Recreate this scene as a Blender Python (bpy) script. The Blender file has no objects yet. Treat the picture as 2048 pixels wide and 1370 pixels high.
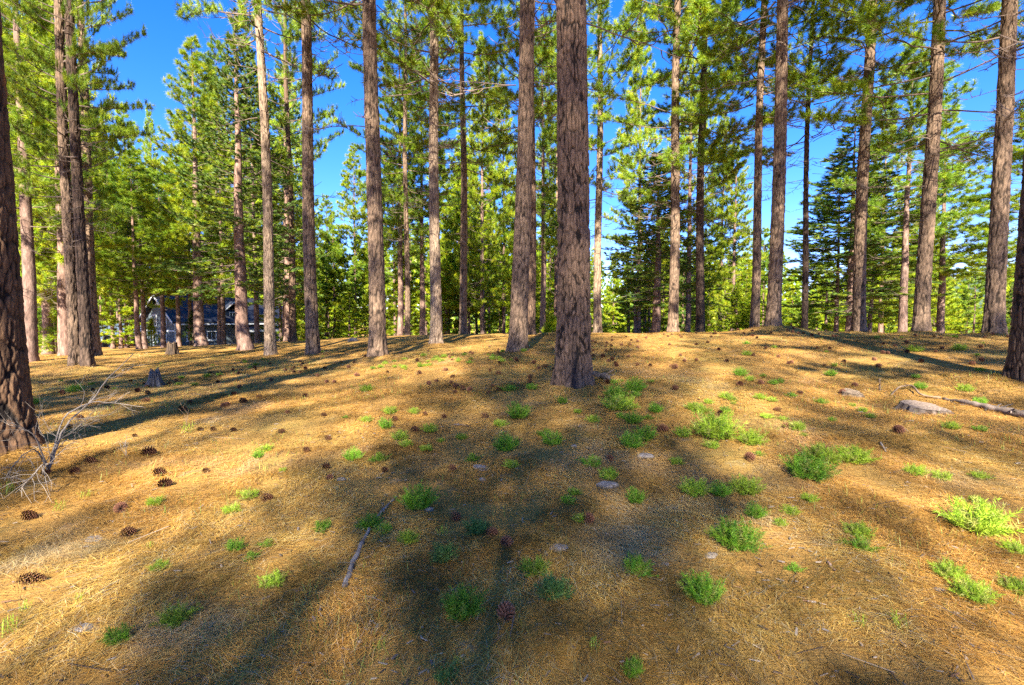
import bpy, math, random
import numpy as np
from mathutils import Vector, Matrix

# ------------------------------------------------------------------ camera, sky, sun, exposure
SC = bpy.context.scene
COL = SC.collection
F = 967.0                      # focal length in photograph pixels (2048 wide)
TILT = math.radians(2.66)
EYE = np.array([0.0, 0.0, 1.5])
cam_d = bpy.data.cameras.new('camera'); cam = bpy.data.objects.new('camera', cam_d); COL.objects.link(cam)
cam_d.sensor_width = 36.0; cam_d.lens = F / 2048 * 36.0; cam_d.clip_start = 0.05; cam_d.clip_end = 5000
cam.location = EYE; cam.rotation_euler = (math.radians(90) - TILT, 0, 0)
SC.camera = cam

SUN_EL = math.radians(36.0)
SUN_AZ = math.radians(6.0)     # light travels towards +Y, this far to the right
sun_d = bpy.data.lights.new('sun', 'SUN'); sun = bpy.data.objects.new('sun', sun_d); COL.objects.link(sun)
sun_d.energy = 5.0; sun_d.angle = math.radians(0.55); sun_d.color = (1.0, 0.91, 0.76)
LDIR = Vector((math.sin(SUN_AZ) * math.cos(SUN_EL), math.cos(SUN_AZ) * math.cos(SUN_EL), -math.sin(SUN_EL)))
sun.rotation_euler = LDIR.to_track_quat('-Z', 'Y').to_euler()
sun.location = (-5, -40, 40)

world = bpy.data.worlds.new('World'); SC.world = world; world.use_nodes = True
wn = world.node_tree.nodes; wl = world.node_tree.links
bg = wn['Background']
sky = wn.new('ShaderNodeTexSky'); sky.sky_type = 'NISHITA'; sky.sun_disc = False
sky.sun_elevation = SUN_EL; sky.sun_rotation = math.pi + SUN_AZ
sky.air_density = 1.0; sky.dust_density = 0.15; sky.ozone_density = 3.0; sky.altitude = 1500
hsv = wn.new('ShaderNodeHueSaturation'); hsv.inputs['Saturation'].default_value = 1.35
tintn = wn.new('ShaderNodeMix'); tintn.data_type = 'RGBA'; tintn.blend_type = 'MULTIPLY'; tintn.inputs[0].default_value = 1; tintn.inputs[7].default_value = (.50, .39, .55, 1)
wl.new(sky.outputs[0], hsv.inputs['Color']); wl.new(hsv.outputs[0], tintn.inputs[6]); wl.new(tintn.outputs[2], bg.inputs['Color'])
bg.inputs['Strength'].default_value = 0.15

SC.view_settings.view_transform = 'Standard'; SC.view_settings.look = 'None'
SC.view_settings.gamma = 1.0; SC.view_settings.exposure = 2.45
SC.render.engine = 'CYCLES'
SC.cycles.max_bounces = 6; SC.cycles.diffuse_bounces = 4; SC.cycles.transmission_bounces = 3
SC.cycles.glossy_bounces = 2; SC.cycles.transparent_max_bounces = 4
SC.cycles.use_denoising = False
SC.cycles.sample_clamp_indirect = 4.0

# ------------------------------------------------------------------ helpers
def hash2(i, j, s=0.0):
    v = np.sin(i * 127.1 + j * 311.7 + s * 74.7) * 43758.5453
    return v - np.floor(v)

def vnoise(x, y, s=0.0):
    xi = np.floor(x); yi = np.floor(y); fx = x - xi; fy = y - yi
    fx = fx * fx * (3 - 2 * fx); fy = fy * fy * (3 - 2 * fy)
    a = hash2(xi, yi, s); b = hash2(xi + 1, yi, s); c = hash2(xi, yi + 1, s); d = hash2(xi + 1, yi + 1, s)
    return (a * (1 - fx) + b * fx) * (1 - fy) + (c * (1 - fx) + d * fx) * fy

def fbm(x, y, s=0.0, o=4):
    t = 0; a = 0.5
    for k in range(o):
        t = t + a * vnoise(x * 2 ** k, y * 2 ** k, s + k * 3.1); a *= 0.5
    return t

def smooth(a, b, x):
    t = np.clip((x - a) / (b - a), 0, 1)
    return t * t * (3 - 2 * t)

def ray(px, py):
    xc = (px - 1024) / F; yc = (685 - py) / F
    c, s = math.cos(TILT), math.sin(TILT)
    return np.array([xc, c + yc * s, -s + yc * c])

def pix(px, py, d):
    """World point seen at photo pixel px, py at forward distance d."""
    r = ray(px, py); return EYE + r * (d / r[1])

# terrain through surveyed points
_cp = [pix(*p) for p in [
    (1147, 780, 7.2), (755, 718, 13), (625, 715, 16), (540, 715, 18), (1040, 710, 12), (873, 693, 17), (927, 669, 25),
    (1195, 666, 25), (1345, 669, 20), (1545, 664, 15.5), (1717, 669, 18), (1842, 669, 15), (1982, 673, 13), (2035, 772, 7.2),
    (160, 742, 14), (10, 925, 4.6), (185, 715, 18), (490, 702, 22), (402, 692, 32), (320, 692, 55), (240, 697, 60), (60, 711, 30),
    (480, 690, 50), (700, 676, 26), (1455, 668, 22), (310, 770, 10.5), (1840, 815, 6.2)]]
_cp += [np.array(p) for p in [(0, 0, 0), (0, 2, 0), (-2.2, 2, -.05), (2.2, 2, .05), (0, 4, .16), (-4, 4, .02), (4, 4, .2), (3, 6, .42), (-3, 7.5, .3),
        (0, 34, .1), (12, 32, .0), (24, 27, .3), (24, 18, .9), (32, 48, -2.2), (0, 55, -1.6), (-10, 42, -.6), (-20, 80, -2.6), (-75, 75, -3), (-45, 30, -.9),
        (60, 40, -3), (40, 15, .2), (0, -10, -.3), (-10, -10, -.5), (10, -10, -.1), (0, -40, -1), (-50, -20, -2), (50, -20, -2), (0, 95, -3), (60, 90, -4)]]
_cp = np.array(_cp)
def _tps_k(r2): return np.where(r2 > 1e-9, 0.5 * r2 * np.log(np.maximum(r2, 1e-9)), 0)
def _tps_fit():
    n = len(_cp); d = _cp[:, None, :2] - _cp[None, :, :2]
    K = _tps_k((d ** 2).sum(2)) + np.eye(n) * 0.6
    P = np.c_[np.ones(n), _cp[:, :2]]
    A = np.block([[K, P], [P.T, np.zeros((3, 3))]])
    return np.linalg.solve(A, np.r_[_cp[:, 2], 0, 0, 0])
_w = _tps_fit()
def ground_z(x, y):
    x = np.asarray(x, float); y = np.asarray(y, float); sh = np.broadcast(x, y).shape
    x = np.broadcast_to(x, sh).ravel(); y = np.broadcast_to(y, sh).ravel()
    z = _w[-3] + _w[-2] * x + _w[-1] * y
    for k in range(len(_cp)):
        z = z + _w[k] * _tps_k((x - _cp[k, 0]) ** 2 + (y - _cp[k, 1]) ** 2)
    r = np.hypot(x, y - 10); t = smooth(55, 110, r)
    z = z * (1 - t) - 4.0 * t
    near = 1 - smooth(20, 45, r)
    z = z + near * ((fbm(x * .9, y * .9, 5, 3) - .45) * .10 + (fbm(x * 4.5, y * 4.5, 9, 3) - .45) * .035)
    # needle mound round a trunk on the right
    mx, my = 8.35, 15.4
    z = z + .22 * np.exp(-((x - mx) ** 2 / 1.2 + (y - my) ** 2 / .8))
    for (tx, ty) in FEET:
        d2 = (x - tx) ** 2 + (y - ty) ** 2; z = z + .13 * np.exp(-d2 / .35)
    return z.reshape(sh)
FEET = [((px - 1024) / F * d, d) for px, d in ((1147, 7.2), (-22, 4.7), (2056, 7.2), (1035, 12), (755, 13), (873, 17), (626, 16), (541, 18), (1508, 18.5), (1717, 18), (1840, 15), (1982, 13), (1345, 20), (150, 14), (173, 13.8))]
def gz(x, y): return float(ground_z(np.array([x]), np.array([y]))[0])
EYE[2] = 1.5 + gz(0, 0); cam.location = EYE

def on_ground(px, py, dmax=60):
    """Where the line of sight through a photo pixel meets the ground."""
    r = ray(px, py); r = r / r[1]
    d = np.concatenate([np.linspace(1.2, 20, 1500), np.linspace(20, dmax, 800)])
    g = ground_z(EYE[0] + r[0] * d, EYE[1] + r[1] * d); h = EYE[2] + r[2] * d
    k = np.argmax(h < g)
    if not (h < g).any(): k = np.argmin(h - g)
    return np.array([EYE[0] + r[0] * d[k], EYE[1] + r[1] * d[k], g[k]]), d[k]

def mesh(name, V, Fc, mat=None, col=None, smooth_=False, k=None):
    """V (n,3), Fc (m,k) array or list of index tuples; col (n,3) point colours."""
    me = bpy.data.meshes.new(name)
    V = np.asarray(V, np.float32)
    if isinstance(Fc, np.ndarray):
        m, kk = Fc.shape
        me.vertices.add(len(V)); me.vertices.foreach_set('co', V.ravel())
        me.loops.add(m * kk); me.loops.foreach_set('vertex_index', Fc.astype(np.int32).ravel())
        me.polygons.add(m); me.polygons.foreach_set('loop_start', np.arange(0, m * kk, kk, dtype=np.int32))
        try: me.polygons.foreach_set('loop_total', np.full(m, kk, np.int32))
        except Exception: pass
        me.update(calc_edges=True)
    else:
        me.from_pydata(V.tolist(), [], Fc); me.update()
    if col is not None:
        a = me.color_attributes.new('col', 'FLOAT_COLOR', 'POINT')
        a.data.foreach_set('color', np.c_[col, np.ones(len(col))].astype(np.float32).ravel())
    me.polygons.foreach_set('use_smooth', np.full(len(me.polygons), bool(smooth_)))
    if mat: me.materials.append(mat)
    return me

def obj(name, me, parent=None, loc=None, rot=None, scale=None):
    o = bpy.data.objects.new(name, me); COL.objects.link(o)
    if parent is not None: o.parent = parent
    if loc is not None: o.location = loc
    if rot is not None: o.rotation_euler = rot
    if scale is not None: o.scale = scale
    return o

def tag(o, label, cat, group=None, kind=None):
    if label: o['label'] = label
    if cat: o['category'] = cat
    if group: o['group'] = group
    if kind: o['kind'] = kind
    return o

class MB:
    """collects quads / tubes / boxes into one mesh"""
    def __init__(s): s.V = []; s.F = []; s.n = 0
    def add(s, V, Fc):
        V = np.asarray(V, float); s.V.append(V); s.F += [tuple(i + s.n for i in f) for f in Fc]; s.n += len(V)
    def box(s, a, b):
        x0, y0, z0 = a; x1, y1, z1 = b
        s.add([(x0, y0, z0), (x1, y0, z0), (x1, y1, z0), (x0, y1, z0), (x0, y0, z1), (x1, y0, z1), (x1, y1, z1), (x0, y1, z1)],
              [(0, 3, 2, 1), (4, 5, 6, 7), (0, 1, 5, 4), (1, 2, 6, 5), (2, 3, 7, 6), (3, 0, 4, 7)])
    def tube(s, P, R, n=6, jit=0, rng=None):
        V, Q = tube_arr(P, R, n, jit, rng); s.add(V, [tuple(q) for q in Q])
        s.F.append(tuple(range(s.n - n, s.n)))
    def build(s, name, mat, parent=None, smooth_=False):
        me = mesh(name, np.concatenate(s.V), s.F, mat, smooth_=smooth_); return obj(name, me, parent)

def tube_arr(P, R, n=5, jit=0, rng=None):
    P = np.asarray(P, float); k = len(P)
    T = np.gradient(P, axis=0); T /= np.linalg.norm(T, axis=1)[:, None] + 1e-9
    ref = np.array([0, 0, 1.0]) if abs(T[0, 2]) < .9 else np.array([1.0, 0, 0])
    A = np.cross(T, ref); A /= np.linalg.norm(A, axis=1)[:, None] + 1e-9
    B = np.cross(T, A)
    th = np.arange(n) / n * 2 * np.pi
    r = np.asarray(R, float)[:, None, None] * np.ones((k, n, 1))
    if jit: r = r * (1 + jit * (rng.random((k, n, 1)) - .5))
    V = P[:, None, :] + r * (np.cos(th)[None, :, None] * A[:, None, :] + np.sin(th)[None, :, None] * B[:, None, :])
    i = np.arange(k - 1)[:, None] * n; j = np.arange(n)[None, :]; j2 = (j + 1) % n
    Q = np.stack([i + j, i + j2, i + n + j2, i + n + j], -1).reshape(-1, 4)
    return V.reshape(-1, 3), Q

# ------------------------------------------------------------------ materials
def mat(name):
    m = bpy.data.materials.new(name); m.use_nodes = True
    nt = m.node_tree; p = nt.nodes['Principled BSDF']; return m, nt, p, nt.nodes, nt.links

def ramp(nodes, stops):
    r = nodes.new('ShaderNodeValToRGB'); e = r.color_ramp.elements
    while len(e) < len(stops): e.new(.5)
    for el, (p, c) in zip(e, stops): el.position = p; el.color = (*c, 1)
    return r

def noise_node(nodes, links, scale, detail=4, rough=.6, vec=None, stretch=None):
    tc = nodes.new('ShaderNodeTexCoord'); n = nodes.new('ShaderNodeTexNoise')
    n.inputs['Scale'].default_value = scale; n.inputs['Detail'].default_value = detail; n.inputs['Roughness'].default_value = rough
    src = tc.outputs['Object']
    if stretch:
        mp = nodes.new('ShaderNodeMapping'); mp.inputs['Scale'].default_value = stretch; links.new(src, mp.inputs[0]); src = mp.outputs[0]
    links.new(src, n.inputs['Vector']); return n

def simple(name, c, rough=.8, var=.25, scale=6, bump=0, metal=0, stretch=None):
    m, nt, p, n, l = mat(name)
    nz = noise_node(n, l, scale, 5, .65, stretch=stretch)
    r = ramp(n, [(.3, [v * (1 - var) for v in c]), (.7, [min(1, v * (1 + var)) for v in c])])
    l.new(nz.outputs[0], r.inputs[0]); l.new(r.outputs[0], p.inputs['Base Color'])
    p.inputs['Roughness'].default_value = rough; p.inputs['Metallic'].default_value = metal
    p.inputs['Specular IOR Level'].default_value = .3
    if bump:
        b = n.new('ShaderNodeBump'); b.inputs['Strength'].default_value = bump; b.inputs['Distance'].default_value = .02
        l.new(nz.outputs[0], b.inputs['Height']); l.new(b.outputs[0], p.inputs['Normal'])
    return m

def leaf_mat(name, transl=.35, tint=(1, 1, 1), gloss=.06):
    """Foliage: colour of each leaf from the mesh, part of the light passes through."""
    m, nt, p, n, l = mat(name); n.remove(p)
    at = n.new('ShaderNodeAttribute'); at.attribute_name = 'col'
    mx = n.new('ShaderNodeMix'); mx.data_type = 'RGBA'; mx.blend_type = 'MULTIPLY'; mx.inputs[0].default_value = 1
    l.new(at.outputs['Color'], mx.inputs[6])
    oi = n.new('ShaderNodeObjectInfo')
    rr = ramp(n, [(0, [t * .8 for t in tint]), (1, [t * 1.2 for t in tint])]); l.new(oi.outputs['Random'], rr.inputs[0])
    l.new(rr.outputs[0], mx.inputs[7])
    d = n.new('ShaderNodeBsdfDiffuse'); t = n.new('ShaderNodeBsdfTranslucent'); g = n.new('ShaderNodeBsdfGlossy')
    g.inputs['Roughness'].default_value = .45; g.inputs['Color'].default_value = (.9, .95, .8, 1)
    m1 = n.new('ShaderNodeMixShader'); m1.inputs[0].default_value = transl
    m2 = n.new('ShaderNodeMixShader'); m2.inputs[0].default_value = gloss * .35
    l.new(mx.outputs[2], d.inputs[0]); l.new(mx.outputs[2], t.inputs[0])
    l.new(d.outputs[0], m1.inputs[1]); l.new(t.outputs[0], m1.inputs[2])
    l.new(m1.outputs[0], m2.inputs[1]); l.new(g.outputs[0], m2.inputs[2])
    l.new(m2.outputs[0], n['Material Output'].inputs[0]); return m

def attr_mat(name, rough=.85, nscale=60, namp=.35, bump=.4, stretch=(1, 1, .35), spec=.2):
    """Colour from the mesh, broken up by fine grain, with fine relief."""
    m, nt, p, n, l = mat(name)
    at = n.new('ShaderNodeAttribute'); at.attribute_name = 'col'
    nz = noise_node(n, l, nscale, 5, .7, stretch=stretch)
    r = ramp(n, [(.25, [1 - namp] * 3), (.75, [1 + namp] * 3)])
    # ramp is clamped, so scale afterwards
    r.color_ramp.elements[0].color = (1 - namp, 1 - namp, 1 - namp, 1); r.color_ramp.elements[1].color = (1, 1, 1, 1)
    l.new(nz.outputs[0], r.inputs[0])
    mx = n.new('ShaderNodeMix'); mx.data_type = 'RGBA'; mx.blend_type = 'MULTIPLY'; mx.inputs[0].default_value = 1
    l.new(at.outputs['Color'], mx.inputs[6]); l.new(r.outputs[0], mx.inputs[7]); l.new(mx.outputs[2], p.inputs['Base Color'])
    p.inputs['Roughness'].default_value = rough; p.inputs['Specular IOR Level'].default_value = spec
    if bump:
        b = n.new('ShaderNodeBump'); b.inputs['Strength'].default_value = bump; b.inputs['Distance'].default_value = .012
        l.new(nz.outputs[0], b.inputs['Height']); l.new(b.outputs[0], p.inputs['Normal'])
    return m

M_bark = attr_mat('bark', nscale=38, namp=.62, bump=.8)
M_needle = leaf_mat('pine_needles', .36)
M_cedar = leaf_mat('cedar_leaves', .3)
M_plant = leaf_mat('plant_leaves', .35, gloss=.05)
M_litter = leaf_mat('dry_needles', .12, gloss=.04)
M_cone = attr_mat('cone_scales', nscale=90, namp=.3, bump=0, stretch=(1, 1, 1))
M_wood = attr_mat('weathered_wood', nscale=40, namp=.4, bump=.5, stretch=(1, 1, 1))

def far_bark():
    m, nt, p, n, l = mat('far_bark')
    nz = noise_node(n, l, 7, 5, .7, stretch=(1.6, 1.6, .35))
    oi = n.new('ShaderNodeObjectInfo')
    r = ramp(n, [(.3, (.05, .036, .03)), (.52, (.19, .13, .105)), (.72, (.34, .25, .205))])
    l.new(nz.outputs[0], r.inputs[0])
    rr = ramp(n, [(0, (.6, .55, .52)), (.5, (1, .95, .92)), (1, (1, .88, .8))]); l.new(oi.outputs['Random'], rr.inputs[0])
    mx = n.new('ShaderNodeMix'); mx.data_type = 'RGBA'; mx.blend_type = 'MULTIPLY'; mx.inputs[0].default_value = 1
    l.new(r.outputs[0], mx.inputs[6]); l.new(rr.outputs[0], mx.inputs[7]); l.new(mx.outputs[2], p.inputs['Base Color'])
    p.inputs['Roughness'].default_value = .9; p.inputs['Specular IOR Level'].default_value = .15
    b = n.new('ShaderNodeBump'); b.inputs['Strength'].default_value = .8; b.inputs['Distance'].default_value = .04
    l.new(nz.outputs[0], b.inputs['Height']); l.new(b.outputs[0], p.inputs['Normal']); return m
M_farbark = far_bark()
M_twig = simple('twig_bark', (.13, .095, .075), .9, .4, 9)

def ground_mat():
    m, nt, p, n, l = mat('forest_floor')
    big = noise_node(n, l, .55, 4, .6); mid = noise_node(n, l, 3.2, 5, .7); fine = noise_node(n, l, 38, 6, .75)
    s1 = noise_node(n, l, 9, 4, .8, stretch=(1, 9, 1)); s2 = noise_node(n, l, 9, 4, .8, stretch=(8, 1.2, 1))
    r1 = ramp(n, [(.30, (.13, .07, .024)), (.5, (.37, .205, .055)), (.70, (.53, .32, .09))])
    av = n.new('ShaderNodeMath'); av.operation = 'ADD'; l.new(s1.outputs[0], av.inputs[0]); l.new(s2.outputs[0], av.inputs[1])
    a2 = n.new('ShaderNodeMath'); a2.operation = 'MULTIPLY_ADD'; l.new(fine.outputs[0], a2.inputs[0]); a2.inputs[1].default_value = .7
    l.new(av.outputs[0], a2.inputs[2])
    a3 = n.new('ShaderNodeMath'); a3.operation = 'MULTIPLY'; a3.inputs[1].default_value = .37; l.new(a2.outputs[0], a3.inputs[0])
    l.new(a3.outputs[0], r1.inputs[0])
    # bare dusty soil and thin green in places
    soil = ramp(n, [(.60, (0, 0, 0)), (.70, (1, 1, 1))]); l.new(mid.outputs[0], soil.inputs[0])
    mx = n.new('ShaderNodeMix'); mx.data_type = 'RGBA'; sf = n.new('ShaderNodeMath'); sf.operation = 'MULTIPLY'; sf.inputs[1].default_value = .55
    l.new(soil.outputs[0], sf.inputs[0]); l.new(sf.outputs[0], mx.inputs[0]); l.new(r1.outputs[0], mx.inputs[6]); mx.inputs[7].default_value = (.33, .25, .17, 1)
    gr = ramp(n, [(.50, (0, 0, 0)), (.66, (1, 1, 1))]); l.new(big.outputs[0], gr.inputs[0])
    gm = n.new('ShaderNodeMath'); gm.operation = 'MULTIPLY'; l.new(gr.outputs[0], gm.inputs[0]); l.new(mid.outputs[0], gm.inputs[1])
    mx2 = n.new('ShaderNodeMix'); mx2.data_type = 'RGBA'; l.new(gm.outputs[0], mx2.inputs[0]); l.new(mx.outputs[2], mx2.inputs[6]); mx2.inputs[7].default_value = (.26, .22, .06, 1)
    l.new(mx2.outputs[2], p.inputs['Base Color']); p.inputs['Roughness'].default_value = .95; p.inputs['Specular IOR Level'].default_value = .1
    b = n.new('ShaderNodeBump'); b.inputs['Strength'].default_value = .8; b.inputs['Distance'].default_value = .03
    l.new(a2.outputs[0], b.inputs['Height']); l.new(b.outputs[0], p.inputs['Normal']); return m

# ------------------------------------------------------------------ ground
def build_ground():
    n = 380; u = np.linspace(-1, 1, n); B = 7.6
    gx = 1400 * np.sinh(B * u) / math.sinh(B); gy = 4.0 + 1400 * np.sinh(B * u) / math.sinh(B)
    X, Y = np.meshgrid(gx, gy); Z = ground_z(X, Y)
    idx = np.arange(n * n).reshape(n, n)
    Q = np.stack([idx[:-1, :-1], idx[:-1, 1:], idx[1:, 1:], idx[1:, :-1]], -1).reshape(-1, 4)
    o = obj('ground', mesh('ground', np.c_[X.ravel(), Y.ravel(), Z.ravel()], Q, ground_mat(), smooth_=True))
    o['kind'] = 'structure'; o['label'] = 'gently rising forest floor covered in dry orange pine needles'
build_ground()

def build_hill():
    th = np.linspace(-.35, 2.6, 160); rows = []
    for r, k in ((650, 0), (760, .45), (900, .85), (1050, 1.0), (1300, .8)):
        x = r * np.cos(th); y = r * np.sin(th)
        env = 18 + 62 * np.exp(-((th - .72) / .3) ** 2) + 70 * np.exp(-((th - 2.35) / .35) ** 2)
        z = -6 + k * (env * (.75 + .5 * fbm(th * 9, th * 0 + r * .003, 3, 4))); rows.append(np.c_[x, y, z])
    V = np.concatenate(rows); n = len(th)
    idx = np.arange(len(V)).reshape(-1, n); Q = np.stack([idx[:-1, :-1], idx[:-1, 1:], idx[1:, 1:], idx[1:, :-1]], -1).reshape(-1, 4)
    m = simple('far_forest_slope', (.05, .085, .06), 1, .5, .08, 0)
    o = obj('hill', mesh('hill', V, Q, m, smooth_=True)); o['kind'] = 'structure'; o['label'] = 'wooded far hill beyond the trees'
build_hill()

# ------------------------------------------------------------------ trees
def bark_field(u, z, circ, seed, cu, cz):
    """Plate pattern on a trunk: u along the girth (m), z up (m). Returns plate mask 0..1 and plate id random."""
    zz = z + .10 * (vnoise(u * 9, z * 3, seed + 4) - .5); uu = u + .05 * (vnoise(u * 6, z * 5, seed + 2) - .5)
    nc = max(5, round(circ / cu)); a = uu / circ * nc; b = zz / cz
    ai = np.floor(a); bi = np.floor(b); f1 = np.full(a.shape, 9.0); f2 = f1.copy(); idr = np.zeros_like(a)
    for di in (-1, 0, 1):
        for dj in (-1, 0, 1):
            ci = ai + di; cj = bi + dj; w = np.mod(ci, nc)
            px = ci + .1 + .8 * hash2(w, cj, seed); py = cj + .1 + .8 * hash2(w, cj, seed + 11)
            d = np.hypot(a - px, b - py); rid = hash2(w, cj, seed + 23)
            n1 = d < f1; f2 = np.where(n1, f1, np.minimum(f2, d)); idr = np.where(n1, rid, idr); f1 = np.where(n1, d, f1)
    return smooth(.03, .26, f2 - f1), idr

def trunk_mesh(R0, H, nu, dz, zvis, seed, amp=.018, lean=(0, 0), wig=.05, style='grey', cu=.085, cz=.26, flare=.42):
    zs = np.concatenate([np.arange(-.35, zvis, dz), np.linspace(zvis, H * .97, 14)]); nv = len(zs)
    th = np.arange(nu) / nu * 2 * np.pi
    TH, Z = np.meshgrid(th, zs)
    zc = np.maximum(Z, 0)
    r = R0 * (1 - .62 * zc / H - .36 * (zc / H) ** 3) + R0 * .05 * np.exp(-zc / 1.5)
    lobes = .5 + .5 * np.cos(TH * 5 + seed * 1.7 + .8 * np.sin(TH * 2 + seed)) 
    r = r + R0 * flare * np.exp(-zc / .27) * (.35 + .65 * lobes) + R0 * .08 * np.exp(-zc / .8) * lobes
    r = r * (1 + .05 * (fbm(np.cos(TH) * 1.3 + 5, Z * .5 + np.sin(TH), seed, 3) - .45))
    circ = 2 * np.pi * R0; U = TH / (2 * np.pi) * circ
    mask, rid = bark_field(U, Z, circ, seed, cu, cz)
    fine = fbm(U * 55, Z * 16, seed + 7, 4)
    flake = fbm(U * (19 if nu > 100 else 24) + 2.2 * vnoise(U * 9, Z * 4, seed), Z * (5.0 if nu > 100 else 6.5), seed + 17, 4)
    m2, rid2 = bark_field(U, Z, circ, seed + 40, cu * .4, cz * .35)
    gap = mask * .55 + .45
    mask = np.clip(gap * smooth(.30, .44, flake + .14 * (mask - .5)), 0, 1)
    r = r + amp * (mask - .6 + .5 * (rid - .5) * mask + .45 * (rid2 - .5) * m2) + amp * .7 * (fine - .45)
    cx = lean[0] * zc + wig * np.sin(zc * .45 + seed) - wig * math.sin(seed); cy = lean[1] * zc + wig * np.cos(zc * .37 + seed * 2) - wig * math.cos(seed * 2)
    V = np.stack([cx + r * np.cos(TH), cy + r * np.sin(TH), Z], -1).reshape(-1, 3)
    idx = np.arange(nv * nu).reshape(nv, nu); nx = np.roll(idx, -1, 1)
    Q = np.stack([idx[:-1], nx[:-1], nx[1:], idx[1:]], -1).reshape(-1, 4)
    pal = {'grey': ((0.320, 0.218, 0.144), (0.196, 0.129, 0.084), (0.037, 0.025, 0.017)),
           'pale': ((0.409, 0.299, 0.206), (0.303, 0.216, 0.144), (0.098, 0.066, 0.046)),
           'brown': ((0.276, 0.174, 0.110), (0.142, 0.090, 0.060), (0.019, 0.013, 0.009)),
           'dark': ((0.170, 0.112, 0.076), (0.089, 0.058, 0.040), (0.013, 0.009, 0.007)),
           'orange': ((0.223, 0.125, 0.064), (0.103, 0.058, 0.034), (0.012, 0.008, 0.006))}[style if style in ('pale', 'brown', 'dark', 'orange') else 'grey']
    pA, pB, fu = [np.array(c) for c in pal]
    t = np.clip(rid * .35 + rid2 * .45 + fine * .6 - .2, 0, 1)[..., None]
    C = pB * (1 - t) + pA * t
    C = C * (.75 + .25 * m2)[..., None] * (.7 + .6 * fine)[..., None]
    mm = mask[..., None]; C = fu * (1 - mm) + C * mm
    if style == 'orange':
        k = (smooth(.58, .72, fbm(U * 3.2 + 3, Z * 1.1, seed + 3, 3)) * mask)[..., None]; C = C * (1 - k) + np.array((.45, .19, .055)) * k
    if style == 'moss':
        k = (smooth(.35, .55, fbm(U * 5, Z * 1.0, seed + 3, 3)) * smooth(5.2, 3.2, Z) * smooth(-.1, .3, Z))[..., None] * .9
        C = C * (1 - k) + np.array((.36, .33, .035)) * k * (.6 + .6 * fine[..., None])
    if style == 'brown':   # old fire scar low on the side that faces the clearing
        k = (np.exp(-((TH - 4.62) / .16) ** 2) * smooth(1.1, .1, Z + .5 * (fine - .5)) * .93)[..., None]; C = C * (1 - k) + np.array((.012, .012, .018)) * k
    return mesh('trunk', V, Q, M_bark, C.reshape(-1, 3), smooth_=True)

def tufts(P, D, n, L, w, a0, a1, base, rng, var=.35, stem=.14, flat=1.0):
    """Needle sprays: n needles round each point P with heading D. base = list of colours."""
    m = len(P); P = np.repeat(P, n, 0); D = np.repeat(D, n, 0)
    ref = np.where(np.abs(D[:, 2:3]) < .9, np.array([[0, 0, 1.0]]), np.array([[1.0, 0, 0]]))
    A = np.cross(D, ref); A /= np.linalg.norm(A, axis=1)[:, None]; B = np.cross(D, A)
    az = rng.random(m * n) * 2 * np.pi; an = np.radians(a0 + (a1 - a0) * rng.random(m * n))
    v = D * np.cos(an)[:, None] + (A * np.cos(az)[:, None] + B * (np.sin(az) * flat)[:, None]) * np.sin(an)[:, None]
    ln = L * (.75 + .4 * rng.random(m * n))[:, None]
    b = P - D * (rng.random(m * n)[:, None] * stem); tip = b + v * ln; tip[:, 2] -= .08 * ln[:, 0]
    side = np.cross(v, rng.normal(size=(m * n, 3))); side /= np.linalg.norm(side, axis=1)[:, None] + 1e-9
    side *= (w * (.7 + .6 * rng.random(m * n)))[:, None] * .5
    V = np.stack([b - side, b + side, tip], 1).reshape(-1, 3)
    base = np.array(base); tc = base[rng.integers(0, len(base), m)] * (1 - var / 2 + var * rng.random((m, 1)))
    c = np.repeat(tc, n, 0) * (1 + .3 * (rng.random((m * n, 1)) - .5)); C = np.repeat(c, 3, 0)
    return V, C

PINE = [(.17, .28, .022), (.21, .31, .02), (.12, .22, .024), (.26, .33, .02), (.15, .26, .022)]
PINE_Y = [(.29, .38, .014), (.34, .40, .014), (.22, .34, .016), (.18, .30, .018), (.40, .42, .016)]
CEDAR = [(.11, .20, .035), (.075, .15, .035), (.18, .27, .03), (.12, .21, .04), (.25, .31, .028)]

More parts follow.
